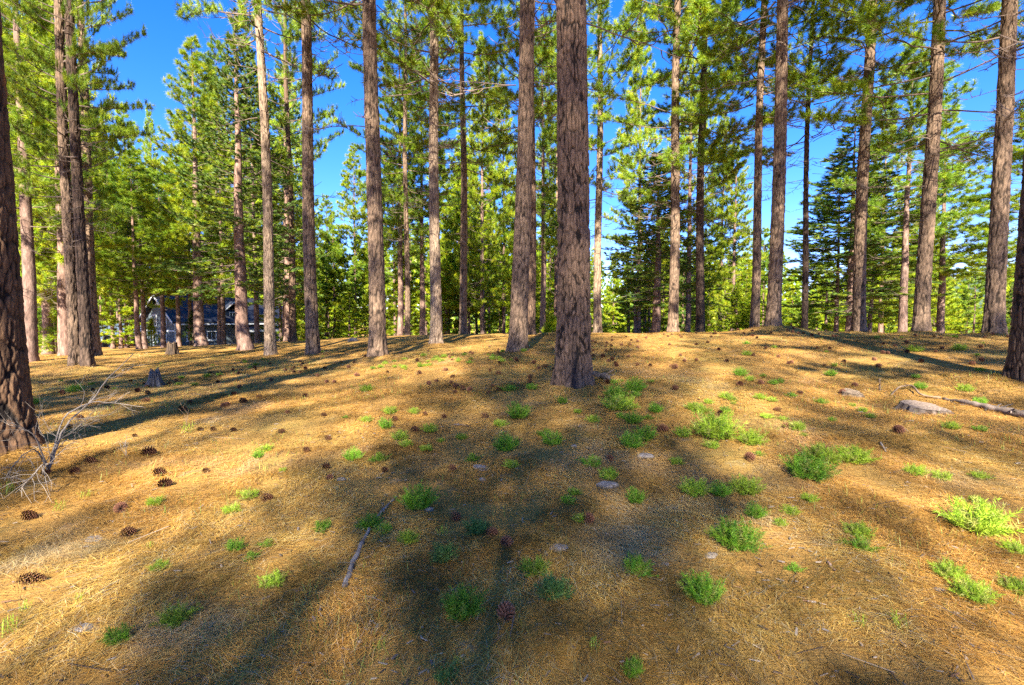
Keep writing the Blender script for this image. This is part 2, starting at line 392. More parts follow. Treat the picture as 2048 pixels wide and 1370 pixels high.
def conifer(seed, H, cb, Rmax, nb, prof, tw_per_m, ndl, dead=0, dead_from=3.5, Rt=.24, colors=PINE, e_low=-8, e_top=35, curve=.18,
            start=.35, twl=.55, flat=1.0, hmax_dense=99, matn=None, limb=.028, stem=.14, ends=2, gapn=0.0):
    """One crown: returns (branchwork mesh, crown mesh). ndl = (count, length, width, a0, a1)."""
    rng = np.random.default_rng(seed); TV, TQ, tn = [], [], 0; P, D = [], []
    def tube(p, r, n):
        nonlocal tn
        v, q = tube_arr(p, r, n); TV.append(v); TQ.append(q + tn); tn += len(v)
    gaps = rng.random((6, 2)) * np.array([2 * np.pi, 1])
    for i in range(nb + dead):
        isd = i >= nb
        if isd: h = dead_from + (cb - dead_from + 1.5) * rng.random() ** .7; t = 0
        else: t = ((i + rng.random()) / nb) ** .92; h = cb + (H - cb) * t
        az = i * 2.39996 + rng.normal() * .5
        if not isd and gapn and any(abs((az - g[0] + np.pi) % (2 * np.pi) - np.pi) < .5 and abs(t - g[1]) < gapn for g in gaps): continue
        L = (Rmax * prof(t) * (.7 + .5 * rng.random())) if not isd else Rmax * (.15 + .55 * rng.random() ** 1.5)
        if L < .25: L = .25
        e = math.radians(e_low + (e_top - e_low) * t + rng.normal() * 7) if not isd else math.radians(-18 + 22 * rng.random())
        s = np.linspace(0, 1, 8); cv = curve * (1 + .5 * rng.normal()) if not isd else -.12 * rng.random()
        rr = L * s; z = h + L * (math.tan(e) * s + cv * s ** 2)
        bend = rng.normal() * .16; aa = az + bend * s * s
        wob = np.cumsum(rng.normal(size=8)) * .02 * L
        r0 = Rt * (1 - h / H) * .8
        p = np.stack([np.cos(aa) * (rr + r0) - np.sin(aa) * wob, np.sin(aa) * (rr + r0) + np.cos(aa) * wob, z], 1)
        tube(p, limb * (.4 + .6 * min(1, L / 3)) * (1.05 - s * .88) * (.6 if isd else 1), 5)
        hi = h > hmax_dense
        nt = int(L * tw_per_m * (.5 if hi else 1) * (.6 if isd else 1)) + 1
        for k in range(nt):
            sk = start + (1 - start) * (k + rng.random()) / nt if not isd else .25 + .7 * rng.random()
            f = sk * 7; i0 = min(6, int(f)); q = p[i0] + (p[i0 + 1] - p[i0]) * (f - i0); tg = p[i0 + 1] - p[i0]; tg = tg / np.linalg.norm(tg)
            sd = (1 if k % 2 else -1) * math.radians(35 + 40 * rng.random())
            c, s_ = math.cos(sd), math.sin(sd)
            d = np.array([tg[0] * c - tg[1] * s_, tg[0] * s_ + tg[1] * c, tg[2] + (.1 + .5 * rng.random()) * flat + .1 * rng.normal()]); d /= np.linalg.norm(d)
            lt = twl * (.5 + .8 * rng.random()) * (1.15 - .5 * sk) * min(1, .4 + L / 3)
            mid = q + d * lt * .5 + rng.normal(size=3) * .03 * lt; end = q + d * lt + np.array([0, 0, .18 * lt * flat])
            if not hi: tube(np.array([q, mid, end]), np.array([.010, .007, .004]) * (1.2 if isd else 1), 3)
            if isd:
                if not hi and rng.random() < .7:
                    e2 = mid + (rng.normal(size=3) * .5 + d) * lt * .4; tube(np.array([mid, (mid + e2) / 2, e2]), [.006, .005, .003], 3)
                continue
            P.append(end); D.append(d)
            for j in range(ends - 1):
                qq = q + d * lt * (.35 + .5 * rng.random()); d2 = d + rng.normal(size=3) * .45; d2 /= np.linalg.norm(d2)
                P.append(qq + d2 * .18 * lt); D.append(d2)
        if not isd: P.append(p[-1]); D.append((p[-1] - p[-2]) / np.linalg.norm(p[-1] - p[-2]))
    P = np.array(P); D = np.array(D)
    V, C = tufts(P, D, *ndl, colors, rng, flat=max(flat, .35), stem=stem)
    crown = mesh('crown', V, np.arange(len(V)).reshape(-1, 3), matn or M_needle, C)
    br = mesh('branchwork', np.concatenate(TV), np.concatenate(TQ), M_twig)
    return br, crown

def straight_trunk(R0, H, n=10, seed=1):
    rng = np.random.default_rng(seed); z = np.concatenate([[-.5, 0, .3, 1], np.linspace(2, H, 12)])
    r = R0 * (1 - .95 * np.maximum(z, 0) / H) + R0 * .3 * np.exp(-np.maximum(z, 0) / .3)
    w = np.cumsum(rng.normal(size=(len(z), 2)) * .025, 0); w[:3] = 0
    V, Q = tube_arr(np.c_[w, z], r, n, .12, rng); return mesh('trunk', V, Q, M_farbark, smooth_=True)

round_p = lambda t: (.62 + .38 * math.sin(math.pi * min(1, t * 1.25 + .12))) * (1 - max(0, t - .7) / .33)
point_p = lambda t: (1 - t) ** .75 * (.55 + .45 * min(1, t * 5 + .3))
cone_p = lambda t: (1 - t) ** .9 * (.7 + .3 * min(1, t * 6))

# crowns for the tall near pines (long needle bursts, bare lower trunk, dead twigs)
NEAR = []
for k, (cb, R, dead, nb) in enumerate([(7.2, 3.7, 26, 84), (8.4, 3.4, 30, 80), (9.2, 3.5, 30, 78), (5.8, 4.1, 20, 90), (10.2, 3.5, 26, 74)]):
    NEAR.append((conifer(100 + k, 25, cb, R, nb, round_p, 6.0, (30, .24, .016, 12, 82), dead, 4.2, colors=PINE + PINE_Y[:3], hmax_dense=16.5, gapn=.10, ends=3), cb))
# fuller pines of the middle distance
MID = []
for k, (cb, R, nb, pf, cl) in enumerate([(4.2, 3.5, 140, point_p, PINE_Y), (6.0, 3.0, 128, point_p, PINE + PINE_Y[:2]), (7.5, 2.8, 112, round_p, PINE), (3.2, 3.3, 146, point_p, PINE_Y)]):
    MID.append((conifer(200 + k, 22, cb, R, nb, pf, 5.2, (30, .28, .021, 12, 82), 16, 2.6, Rt=.2, colors=cl, twl=.6, ends=3), straight_trunk(.22, 22, 12, 30 + k)))
CED = []
for k, (cb, R, nb) in enumerate([(3.6, 3.7, 150), (3.0, 3.3, 155)]):
    CED.append((conifer(300 + k, 20, cb, R, nb, cone_p, 6.0, (22, .22, .042, 8, 75), 12, 1.5, Rt=.22, colors=CEDAR, e_low=-22, e_top=25, curve=.16, start=.25, twl=.62, flat=.45, matn=M_cedar, stem=.2), straight_trunk(.26, 20, 12, 40 + k)))
FAR = []
for k, (cb, R, nb, pf, cl) in enumerate([(3.5, 3.0, 96, point_p, PINE_Y), (6.0, 2.6, 86, point_p, PINE), (1.0, 3.0, 104, cone_p, PINE_Y), (1.5, 2.8, 104, cone_p, CEDAR), (8.0, 2.5, 70, round_p, PINE)]):
    FAR.append((conifer(400 + k, 20, cb, R, nb, pf, 3.8, (18, .38, .058, 10, 80), 8, 2.0, Rt=.17, colors=cl, twl=.65, ends=3), straight_trunk(.19, 20, 8, 50 + k)))

SHADE = []
for k, (cb, R, nn) in enumerate([(7.0, 3.0, 11), (8.5, 3.0, 11), (7.5, 3.1, 7), (7.0, 3.0, 4)]):
    SHADE.append((conifer(600 + k, 22, cb, R, 110, round_p, 4.2, (nn, .30, .018, 12, 80), 4, 5.5, Rt=.2, colors=PINE, twl=.6), straight_trunk(.2, 22, 12, 70 + k)))
tree_n = 0
def main_tree(px, d, dia, style, H, var, lean, label, rot=0.0, detail=0, wig=.04, group='tall pines of the clearing', pos=None, zs=1.0, cz=.30, wide=1.0):
    """Tall pine with its own trunk; crown and branchwork shared by kind."""
    global tree_n; tree_n += 1
    if pos is None: x = (px - 1024) / F * d / (math.cos(TILT)); y = d
    else: x, y = pos
    z = gz(x, y) - .10
    root = bpy.data.objects.new('pine_tree', None); COL.objects.link(root); root.location = (x, y, z)
    tag(root, label, 'pine tree', group)
    R = dia / 2 * (.95 if detail == 2 else .83)
    if detail == 2: me = trunk_mesh(R, H, 220, .018, 6.8, tree_n * 1.37, .020, lean, wig, style, cu=.06, cz=.26, flare=.40)
    elif detail == 1: me = trunk_mesh(R, H, 72, .06, min(13, 1.5 + .66 * d + 1), tree_n * 1.37, .022, lean, wig, style, cu=.10, cz=cz)
    else: me = trunk_mesh(R, H, 24, .35, 12, tree_n * 1.37, .02, lean, wig, style, cu=.2, cz=.6)
    obj('trunk', me, root)
    (br, cr), cb = NEAR[var]
    s = H / 25.0
    for nm, m_ in (('branchwork', br), ('crown', cr)):
        c = obj(nm, m_, root); c['kind'] = 'stuff'; c.rotation_euler = (-lean[1], lean[0], rot)
        c.scale = (wide, wide, s * zs); c.location = (lean[0] * 0, 0, 0)
    return root

def kind_tree(name, cat, kinds, k, x, y, H, Hbase, label, group, rot, fat=1.0, lean=0, wide=1.0):
    root = bpy.data.objects.new(name, None); COL.objects.link(root); root.location = (x, y, gz(x, y)); root.rotation_euler = (0, lean, rot)
    tag(root, label, cat, group); (br, cr), tr = kinds[k]; s = H / Hbase
    obj('trunk', tr, root, scale=(fat, fat, s)); 
    for nm, m_ in (('branchwork', br), ('crown', cr)): obj(nm, m_, root, scale=(wide, wide, s))['kind'] = 'stuff'
    return root

def top_h(py, d, x=0):
    """Height above the ground of a treetop seen at row py at distance d."""
    return (EYE[2] + d * (640 - py) / F)

# ---- the pines one can tell apart
T = [  # px, distance, girth, style, height, crown kind, lean, rot, detail, label
 (1147, 7.2, .50, 'brown', 27, 4, (.002, .0), 0.3, 2, 'thick straight pine in the middle of the clearing with a charred base'),
 (-22, 4.7, .54, 'orange', 26, 2, (-.004, 0), 1.2, 2, 'dark thick pine trunk with orange bark patches cut by the frame, behind bare twigs'),
 (2064, 7.2, .46, 'dark', 26, 2, (.002, 0), 2.2, 2, 'dark pine trunk cut by the frame, at the end of the fallen log'),
 (1035, 12, .50, 'grey', 26, 4, (.022, 0), 0.9, 1, 'leaning pine just beside the charred middle pine, shaded low and sunlit high'),
 (755, 13, .50, 'grey', 27, 1, (-.004, 0), 4.0, 1, 'thick grey dappled pine with green plants growing in front of its foot'),
 (873, 17, .46, 'pale', 25, 1, (.002, .0), 1.9, 1, 'pale sunlit smooth pine trunk, the lightest one in the clearing'),
 (626, 16, .47, 'grey', 26, 2, (-.004, 0), 5.1, 1, 'dappled pine second from the moss-covered trunk towards the middle'),
 (541, 18, .43, 'pale', 25, 1, (-.016, 0), 0.2, 1, 'slim pale pine nearest to the moss-covered trunk, leaning slightly'),
 (1545, 15.5, .48, 'grey', 26, 2, (.004, 0), 2.7, 1, 'thick pine on a needle mound with a thinner pine close beside it'),
 (1508, 18.5, .36, 'grey', 25, 1, (.012, 0), 3.3, 1, 'thinner pine close beside the thick pine on the mound'),
 (1717, 18, .48, 'grey', 26, 1, (.004, 0), 0.7, 1, 'pine standing in front of the wide dark cedar'),
 (1840, 15, .46, 'grey', 26, 3, (.014, 0), 5.6, 1, 'leaning thick pine with low green boughs beyond the cut stump'),
 (1986, 13, .47, 'grey', 25, 0, (.002, 0), 4.3, 1, 'thick pine before the open sky and the blue hill'),
 (1345, 20, .47, 'grey', 25, 0, (.0, 0), 3.6, 1, 'pine with a big bushy crown beside the dark cedar clump'),
 (1400, 23, .46, 'dark', 24, 3, (-.002, 0), 1.0, 1, 'darker pine next to the bushy-crowned pine'),
 (1195, 25, .47, 'pale', 26, 0, (.0, 0), 2.0, 1, 'pale pine seen just past the edge of the charred middle pine'),
 (927, 25, .46, 'grey', 25, 1, (-.002, 0), 0.5, 1, 'brown-grey pine standing behind the pale smooth trunk'),
 (1062, 22, .42, 'brown', 25, 2, (.002, 0), 2.9, 1, 'reddish pine half hidden behind the leaning pine'),
 (150, 14, .32, 'grey', 24, 3, (-.003, 0), 0.4, 1, 'paler trunk of the twin pines on the lower slope'),
 (173, 13.8, .32, 'dark', 25, 0, (-.008, 0), 3.0, 1, 'darker trunk of the twin pines on the lower slope'),
 (190, 19, .42, 'grey', 24, 3, (-.006, 0), 1.4, 1, 'grey pine right behind the twin pines'),
 (585, 26, .40, 'brown', 24, 3, (-.004, 0), 5.3, 1, 'reddish pine between the slim pale pine and the dappled one'),
 (815, 28, .36, 'grey', 25, 0, (.002, 0), 3.9, 1, 'slender pine on the crest before the pale smooth trunk'),
 (1608, 19, .25, 'dark', 20, 2, (.002, 0), 2.4, 1, 'very thin straight pine between the mound pine and the cedar'),
]
for (px, d, dia, st, H, var, lean, rot, det, lab) in T:
    main_tree(px, d, dia, st, H, var, lean, lab, rot, det, zs={1345: .85, 1195: .9, 150: .72, 173: .8, 1840: .9, 541: 1.3, 626: 1.1}.get(px, 1.0), wide={150: .42, 173: .36, 190: .34, 402: .5, 541: .8, 585: .6, 1986: .8}.get(px, 1.0))

def ptree(kinds, k, px, d, top, lab, base, rot, grp=None, fat=1.0, wide=1.0, name='pine_tree', cat='pine tree', lean=0):
    x = (px - 1024) / F * d; H = top_h(top, d) - gz(x, d)
    kind_tree(name, cat, kinds, k, x, d, H, base, lab, grp, rot, fat, lean, wide)

# ---- middle distance trees that stand out
ptree(CED, 0, 490, 22.5, 50, 'moss-covered cedar beside the house with wide sunny boughs', 20, .3, name='cedar_tree', cat='cedar tree', fat=1.2, wide=.85)
ptree(MID, 0, 402, 31, 96, 'tall pointed sunlit pine with a thick dark trunk in front of the house', 22, 1.1, wide=.95, fat=1.45)
ptree(MID, 0, 262, 52, 222, 'pointed yellow-green pine standing alone against the open sky', 22, .5, wide=1.15)
ptree(MID, 1, 312, 76, 232, 'narrow pointed pine squeezed beside the lone yellow-green one', 22, 2.5)
ptree(MID, 1, 277, 34, 310, 'one of two slim pink-lit trunks left of the house, the nearer', 22, 4.4, fat=.8)
ptree(MID, 1, 289, 36, 340, 'one of two slim pink-lit trunks left of the house, the farther', 22, 5.0, fat=.8)
ptree(MID, 2, 327, 40, 330, 'dark slim trunk crossing the house gable', 22, 3.9, fat=.9)
ptree(MID, 2, 357, 44, 320, 'pale slim trunk crossing the house roof', 22, 2.9, fat=.9)
ptree(MID, 2, 447, 40, 100, 'pink-lit trunk before the end of the house', 22, 2.2, fat=.8)
ptree(CED, 1, 575, 34, 120, 'cedar behind the slim pale pine', 20, 4.1, name='cedar_tree', cat='cedar tree')
ptree(MID, 3, 712, 60, 300, 'pointed pine in the blue gap beside the thick grey dappled pine', 22, 3.1, wide=1.3)
ptree(MID, 1, 655, 64, 395, 'smaller pointed pine in the gap next to the dappled pine', 22, 1.2)
ptree(MID, 3, 925, 50, 265, 'pointed pine behind the brown-grey trunk', 22, .9, wide=1.2)
ptree(MID, 2, 845, 36, 130, 'thin pine with a high crown behind the pale smooth trunk', 22, 2.2)
ptree(MID, 1, 1085, 34, 60, 'thin dark pine between the leaning pine and the charred pine', 22, 5.2)
ptree(CED, 0, 1310, 27, 310, 'dark green cedar with boughs nearly to the ground, past the charred pine', 20, 1.9, name='cedar_tree', cat='cedar tree', wide=1.05)
ptree(MID, 3, 1465, 44, 285, 'young bushy pine with a pale trunk left of the thick mound pine', 22, 1.4, wide=.9)
ptree(CED, 1, 1700, 30, 235, 'wide dark cedar behind a straight pine', 20, .8, name='cedar_tree', cat='cedar tree', wide=1.5)
ptree(MID, 2, 1804, 26, 105, 'dark thin pine with a thin high crown beside the leaning thick pine', 22, .2)
ptree(MID, 1, 1883, 30, 235, 'thin pine with sparse sunny boughs right of the leaning thick pine', 22, 3.3)
ptree(MID, 2, 1672, 32, 330, 'thin pale trunk in front of the wide dark cedar', 22, 3.0, fat=.7)
ptree(MID, 1, 2042, 24, 250, 'bushy pine half cut by the frame behind the dark trunk', 22, 1.7)
ptree(MID, 0, 60, 24, -40, 'full green pine behind the orange-barked trunk', 22, .6, wide=1.15)
ptree(MID, 3, 105, 30, 20, 'sunlit pine filling the gap behind the twin pines', 22, 3.8, wide=.85)
ptree(MID, 1, 20, 34, 60, 'green pine farthest out beside the orange-barked trunk', 22, 2.8, wide=1.1)
ptree(MID, 1, 165, 36, 90, 'pine whose boughs edge the open blue sky', 22, 1.9, fat=.9, wide=.5)
ptree(MID, 2, 225, 40, 330, 'very slim dark trunk beside the garage', 22, .9, fat=.7)
ptree(MID, 2, 253, 42, 380, 'very slim dark trunk between garage and house', 22, 1.6, fat=.7)

ptree(MID, 1, 800, 34, 70, 'green pine with long boughs just before the pale smooth trunk', 22, 1.0, wide=.9)
ptree(MID, 3, 965, 44, 90, 'sunny pine filling the gap between the brown-grey pine and the leaning pine', 22, 2.3, wide=.95)
ptree(MID, 0, 1005, 52, 180, 'farther sunny pine just behind the edge of the leaning pine', 22, 4.6, wide=.9)
ptree(MID, 1, 1110, 46, 60, 'green pine directly behind the gap beside the charred pine', 22, .4, wide=.9)
ptree(MID, 0, 1275, 38, 60, 'tall sunlit pine rising behind the dark green cedar', 22, 3.4, wide=.75)
ptree(MID, 3, 1375, 36, 20, 'tall full pine between the bushy-crowned pine and the darker pine', 22, 5.5, wide=.9)
ptree(MID, 1, 1440, 48, 230, 'green pine beside the young bushy pine with a pale trunk', 22, 1.5, wide=.8)
ptree(MID, 0, 1760, 40, 250, 'sunny pine seen past the edge of the wide dark cedar', 22, 2.6, wide=.9)
ptree(MID, 3, 1850, 46, 290, 'sunny pine behind the leaning thick pine', 22, .9, wide=.8)
ptree(MID, 1, 440, 46, 150, 'bright pine between the tall pointed pine and the moss-covered cedar', 22, 5.8, wide=.9)
ptree(MID, 1, 515, 40, 130, 'sunlit pine behind the slim pale pine', 22, 4.9, wide=.8)
ptree(MID, 0, 590, 44, 160, 'bright pine behind the reddish pine', 22, 2.7, wide=.8)
ptree(MID, 0, 30, 21, 40, 'bright low-boughed pine close behind the orange-barked trunk', 22, 1.3, wide=.8)
ptree(MID, 3, 95, 24, -20, 'bright pine whose boughs reach in front of the wood beside the twin pines', 22, 5.2, wide=.7)
ptree(MID, 1, 55, 16.5, -260, 'tall full pine between the orange-barked trunk and the twin pines', 22, .4, wide=.75)
ptree(MID, 3, 130, 20, -60, 'bright full pine close behind the twin pines', 22, 2.0, wide=.55)
ptree(MID, 0, 150, 42, 120, 'far bright pine behind the twin pines', 22, 3.2, wide=.7)

# ---- background wood, countable trunks beyond the crest
rb = random.Random(7)
zones = [(-60, 240, 'beyond the twin pines'), (240, 520, 'behind the house'), (520, 760, 'seen between the dappled pines'), (760, 1020, 'behind the pale smooth trunk'),
         (1020, 1200, 'seen past the charred pine'), (1200, 1480, 'around the dark green cedar'), (1480, 1720, 'behind the mound pine'), (1720, 2110, 'beyond the leaning thick pine')]
sky_cap = lambda px: np.interp(px, [-60, 100, 210, 230, 300, 350, 480, 600, 640, 700, 740, 800, 1000, 1180, 1200, 1240, 1280, 1480, 1560, 1620, 1760, 1880, 1900, 1965, 2000, 2110],
                               [60, 60, 200, 470, 430, 260, 200, 260, 430, 470, 330, 300, 330, 330, 495, 495, 430, 430, 500, 520, 430, 430, 520, 530, 500, 420])
NTH = ['', 'first', 'second', 'third', 'fourth', 'fifth', 'sixth', 'seventh', 'eighth', 'ninth', 'tenth', 'eleventh', 'twelfth', 'thirteenth', 'fourteenth', 'fifteenth', 'sixteenth', 'seventeenth', 'eighteenth']
kn = ['sunny pointed', 'slim green', 'low bushy young', 'dark', 'high-crowned']
for (a, b, where) in zones:
    n = int((b - a) / 15); seen = {}
    for i in range(n):
        px = a + (b - a) * (i + rb.random()) / n; d = rb.uniform(36, 92)
        x = (px - 1024) / F * d
        if -52 < x < -24 and 50 < d < 76: d = rb.uniform(78, 98); x = (px - 1024) / F * d
        k = rb.choice([0, 0, 1, 2, 2, 3, 4, 2, 2]); top = sky_cap(px) + rb.uniform(-20, 110)
        if k in (2, 3): top = max(top, 460) + rb.uniform(0, 60)
        H = max(4, top_h(top, d) - gz(x, d))
        seen[k] = seen.get(k, 0) + 1; lab = f'{kn[k]} conifer {where}, {NTH[seen[k]]} such from the left'
        kind_tree('conifer_tree', 'conifer', FAR, k, x, d, H, 20, lab, 'background wood ' + where, rb.uniform(0, 6.28), fat=rb.uniform(.7, 1.2), wide=max(.55, min(1.2, H / 16)))

# ---- far wood as one mass
def far_forest():
    rng = np.random.default_rng(3); V, C = [], []; n0 = 0
    for i in range(620):
        a = rng.uniform(-.98, 1.0); d = rng.uniform(88, 210); x = a * 1.08 * d; y = d
        px = 1024 + x / y * F; cap = float(sky_cap(np.clip(px, -60, 2110))) + 30 + rng.uniform(0, 110)
        cap = max(cap, 500) + rng.uniform(-10, 45)
        z0 = -4.0; H = max(5, EYE[2] + d * (640 - cap) / F - z0); R = H * rng.uniform(.13, .2)
        m = 90; t = rng.random(m) ** .8; r = R * (1 - t) * (.5 + .6 * rng.random(m)); az = rng.random(m) * 6.283
        P = np.stack([x + r * np.cos(az), y + r * np.sin(az), z0 + H * (.06 + .94 * t)], 1)
        D = np.stack([np.cos(az), np.sin(az), .25 + 0 * az], 1); D /= np.linalg.norm(D, axis=1)[:, None]
        v, c = tufts(P, D, 6, 1.3, .42, 10, 75, [PINE, PINE_Y, PINE_Y, CEDAR][i % 4], rng); V.append(v); C.append(c)
    V = np.concatenate(V); C = np.concatenate(C)
    o = obj('distant_forest', mesh('distant_forest', V, np.arange(len(V)).reshape(-1, 3), M_needle, C))
    tag(o, 'distant green wood closing the view beyond the crest', 'forest', kind='stuff')
far_forest()

# ---- pines behind the viewer: their shade lies across the clearing
for i, (x, y, dia, H, var, rot) in enumerate([(-7.6, -3.6, .45, 25, 1, .7), (-10.5, -2.2, .42, 25, 2, 3.1), (6.6, -3.0, .45, 25, 2, 4.2)]):
    main_tree(0, 0, dia, 'grey', H, var, (0, 0), ['slope-side', 'outer slope-side', 'clearing-side'][i] + ' pine standing close behind the viewpoint, seen only by its trunk shadow', rot, 0, group='pines close behind the viewpoint', pos=(x, y), wide=.8)
ORD = ['nearest', 'second', 'third', 'fourth', 'fifth', 'sixth', 'seventh', 'eighth', 'ninth', 'tenth', 'eleventh', 'twelfth', 'thirteenth', 'fourteenth', 'fifteenth', 'sixteenth', 'seventeenth', 'eighteenth', 'nineteenth', 'twentieth', 'twenty-first', 'twenty-second']
for i, (x, y, H, k, rot, wd) in enumerate([(-2.4, -20, 36, 2, .4, .70), (-2.7, -23, 38, 2, 2.0, .68), (-3.2, -26, 40, 2, 4.0, .62), (-2.9, -21.5, 36, 2, 5.3, .62), (-1.5, -25, 38, 2, .9, .6), (-2.35, -9.2, 11.6, 3, 2.2, .66), (-1.2, -8.2, 9.5, 3, 4.9, .6), (1.3, -8.6, 9.2, 3, 3.7, .55), (16.2, -12, 33, 0, .7, .9), (5.4, -12, 33, 0, 1.0, .75),
        (-8.8, -13, 34, 1, 5.0, .85), (-13.5, -8, 27, 0, 3.0, .85), (9.6, -10, 32, 0, .1, .95), (14, -7, 27, 1, 2.2, 1.0), (2.3, -16, 25, 1, 1.2, .5), (7.6, -15, 34, 1, 1.8, .9), (18.5, -10, 28, 0, 3.2, .9), (-11.8, -15, 34, 1, 1.3, .85), (12, -13, 33, 0, 1.9, .95), (-6.4, -17, 36, 0, 2.6, .7), (-10.2, -9.5, 24, 1, .9, .7), (-16.5, -13, 33, 0, 4.4, .8)]):
    kind_tree('pine_tree', 'pine tree', SHADE, k, x, y, H, 22, ORD[i] + ' pine behind the viewpoint, seen only by its shadow', 'pines behind the viewpoint', rot, fat=.45, wide=wd)

# ------------------------------------------------------------------ house, garage, car far down the slope
M_siding = simple('blue_grey_siding', (.085, .11, .13), .7, .12, 3, stretch=(.3, .3, 12))
M_roof = simple('dark_blue_metal_roof', (.016, .019, .03), .5, .35, 2.5, .2, stretch=(6, 6, .4))
M_roof2 = simple('slate_blue_roof', (.07, .10, .15), .6, .4, 5, .2)
M_trim = simple('white_trim', (.55, .58, .6), .6, .08, 4)
M_glass = simple('dark_window_glass', (.03, .05, .06), .06, .2, 1)
M_stone = simple('grey_stone', (.30, .29, .28), .9, .35, 14, .5)
M_black = simple('black_car_paint', (.012, .013, .016), .25, .2, 2)
M_rubber = simple('tyre_rubber', (.02, .02, .02), .85, .2, 9)
M_red = simple('red_plastic', (.55, .02, .02), .45, .15, 6)
M_concrete = simple('pale_footing', (.2, .22, .23), .9, .15, 6)

def prism(mb, prof, x0, x1):
    """profile in (y, z) extruded along x"""
    n = len(prof); V = [(x0, y, z) for y, z in prof] + [(x1, y, z) for y, z in prof]
    Fc = [tuple(range(n))[::-1], tuple(range(n, 2 * n))] + [(i, (i + 1) % n, n + (i + 1) % n, n + i) for i in range(n)]
    mb.add(V, Fc)

def window(root, x0, x1, y, z0, z1, axis='y', sgn=-1):
    """window in a wall facing -y (or facing -x when axis is x): frame > pane, sill"""
    def bx(m, a0, a1, d0, d1, c0, c1):
        if axis == 'y': m.box((a0, y + sgn * d1, c0), (a1, y + sgn * d0, c1)) if sgn < 0 else m.box((a0, y + d0, c0), (a1, y + d1, c1))
        else: m.box((y - d1, a0, c0), (y - d0, a1, c1))
    f = MB(); t = .11
    bx(f, x0, x1, .0, .06, z1 - t, z1); bx(f, x0, x1, .0, .06, z0, z0 + t); bx(f, x0, x0 + t, .0, .058, z0 + t, z1 - t); bx(f, x1 - t, x1, .0, .058, z0 + t, z1 - t)
    xm = (x0 + x1) / 2; bx(f, xm - .03, xm + .03, .0, .05, z0 + t, z1 - t)
    w = f.build('window', M_trim, root)
    p = MB(); bx(p, x0 + t, x1 - t, .004, .03, z0 + t, z1 - t); p.build('pane', M_glass, w)
    q = MB(); bx(q, x0 - .06, x1 + .06, .0, .12, z0 - .09, z0 - .004); q.build('sill', M_trim, w)

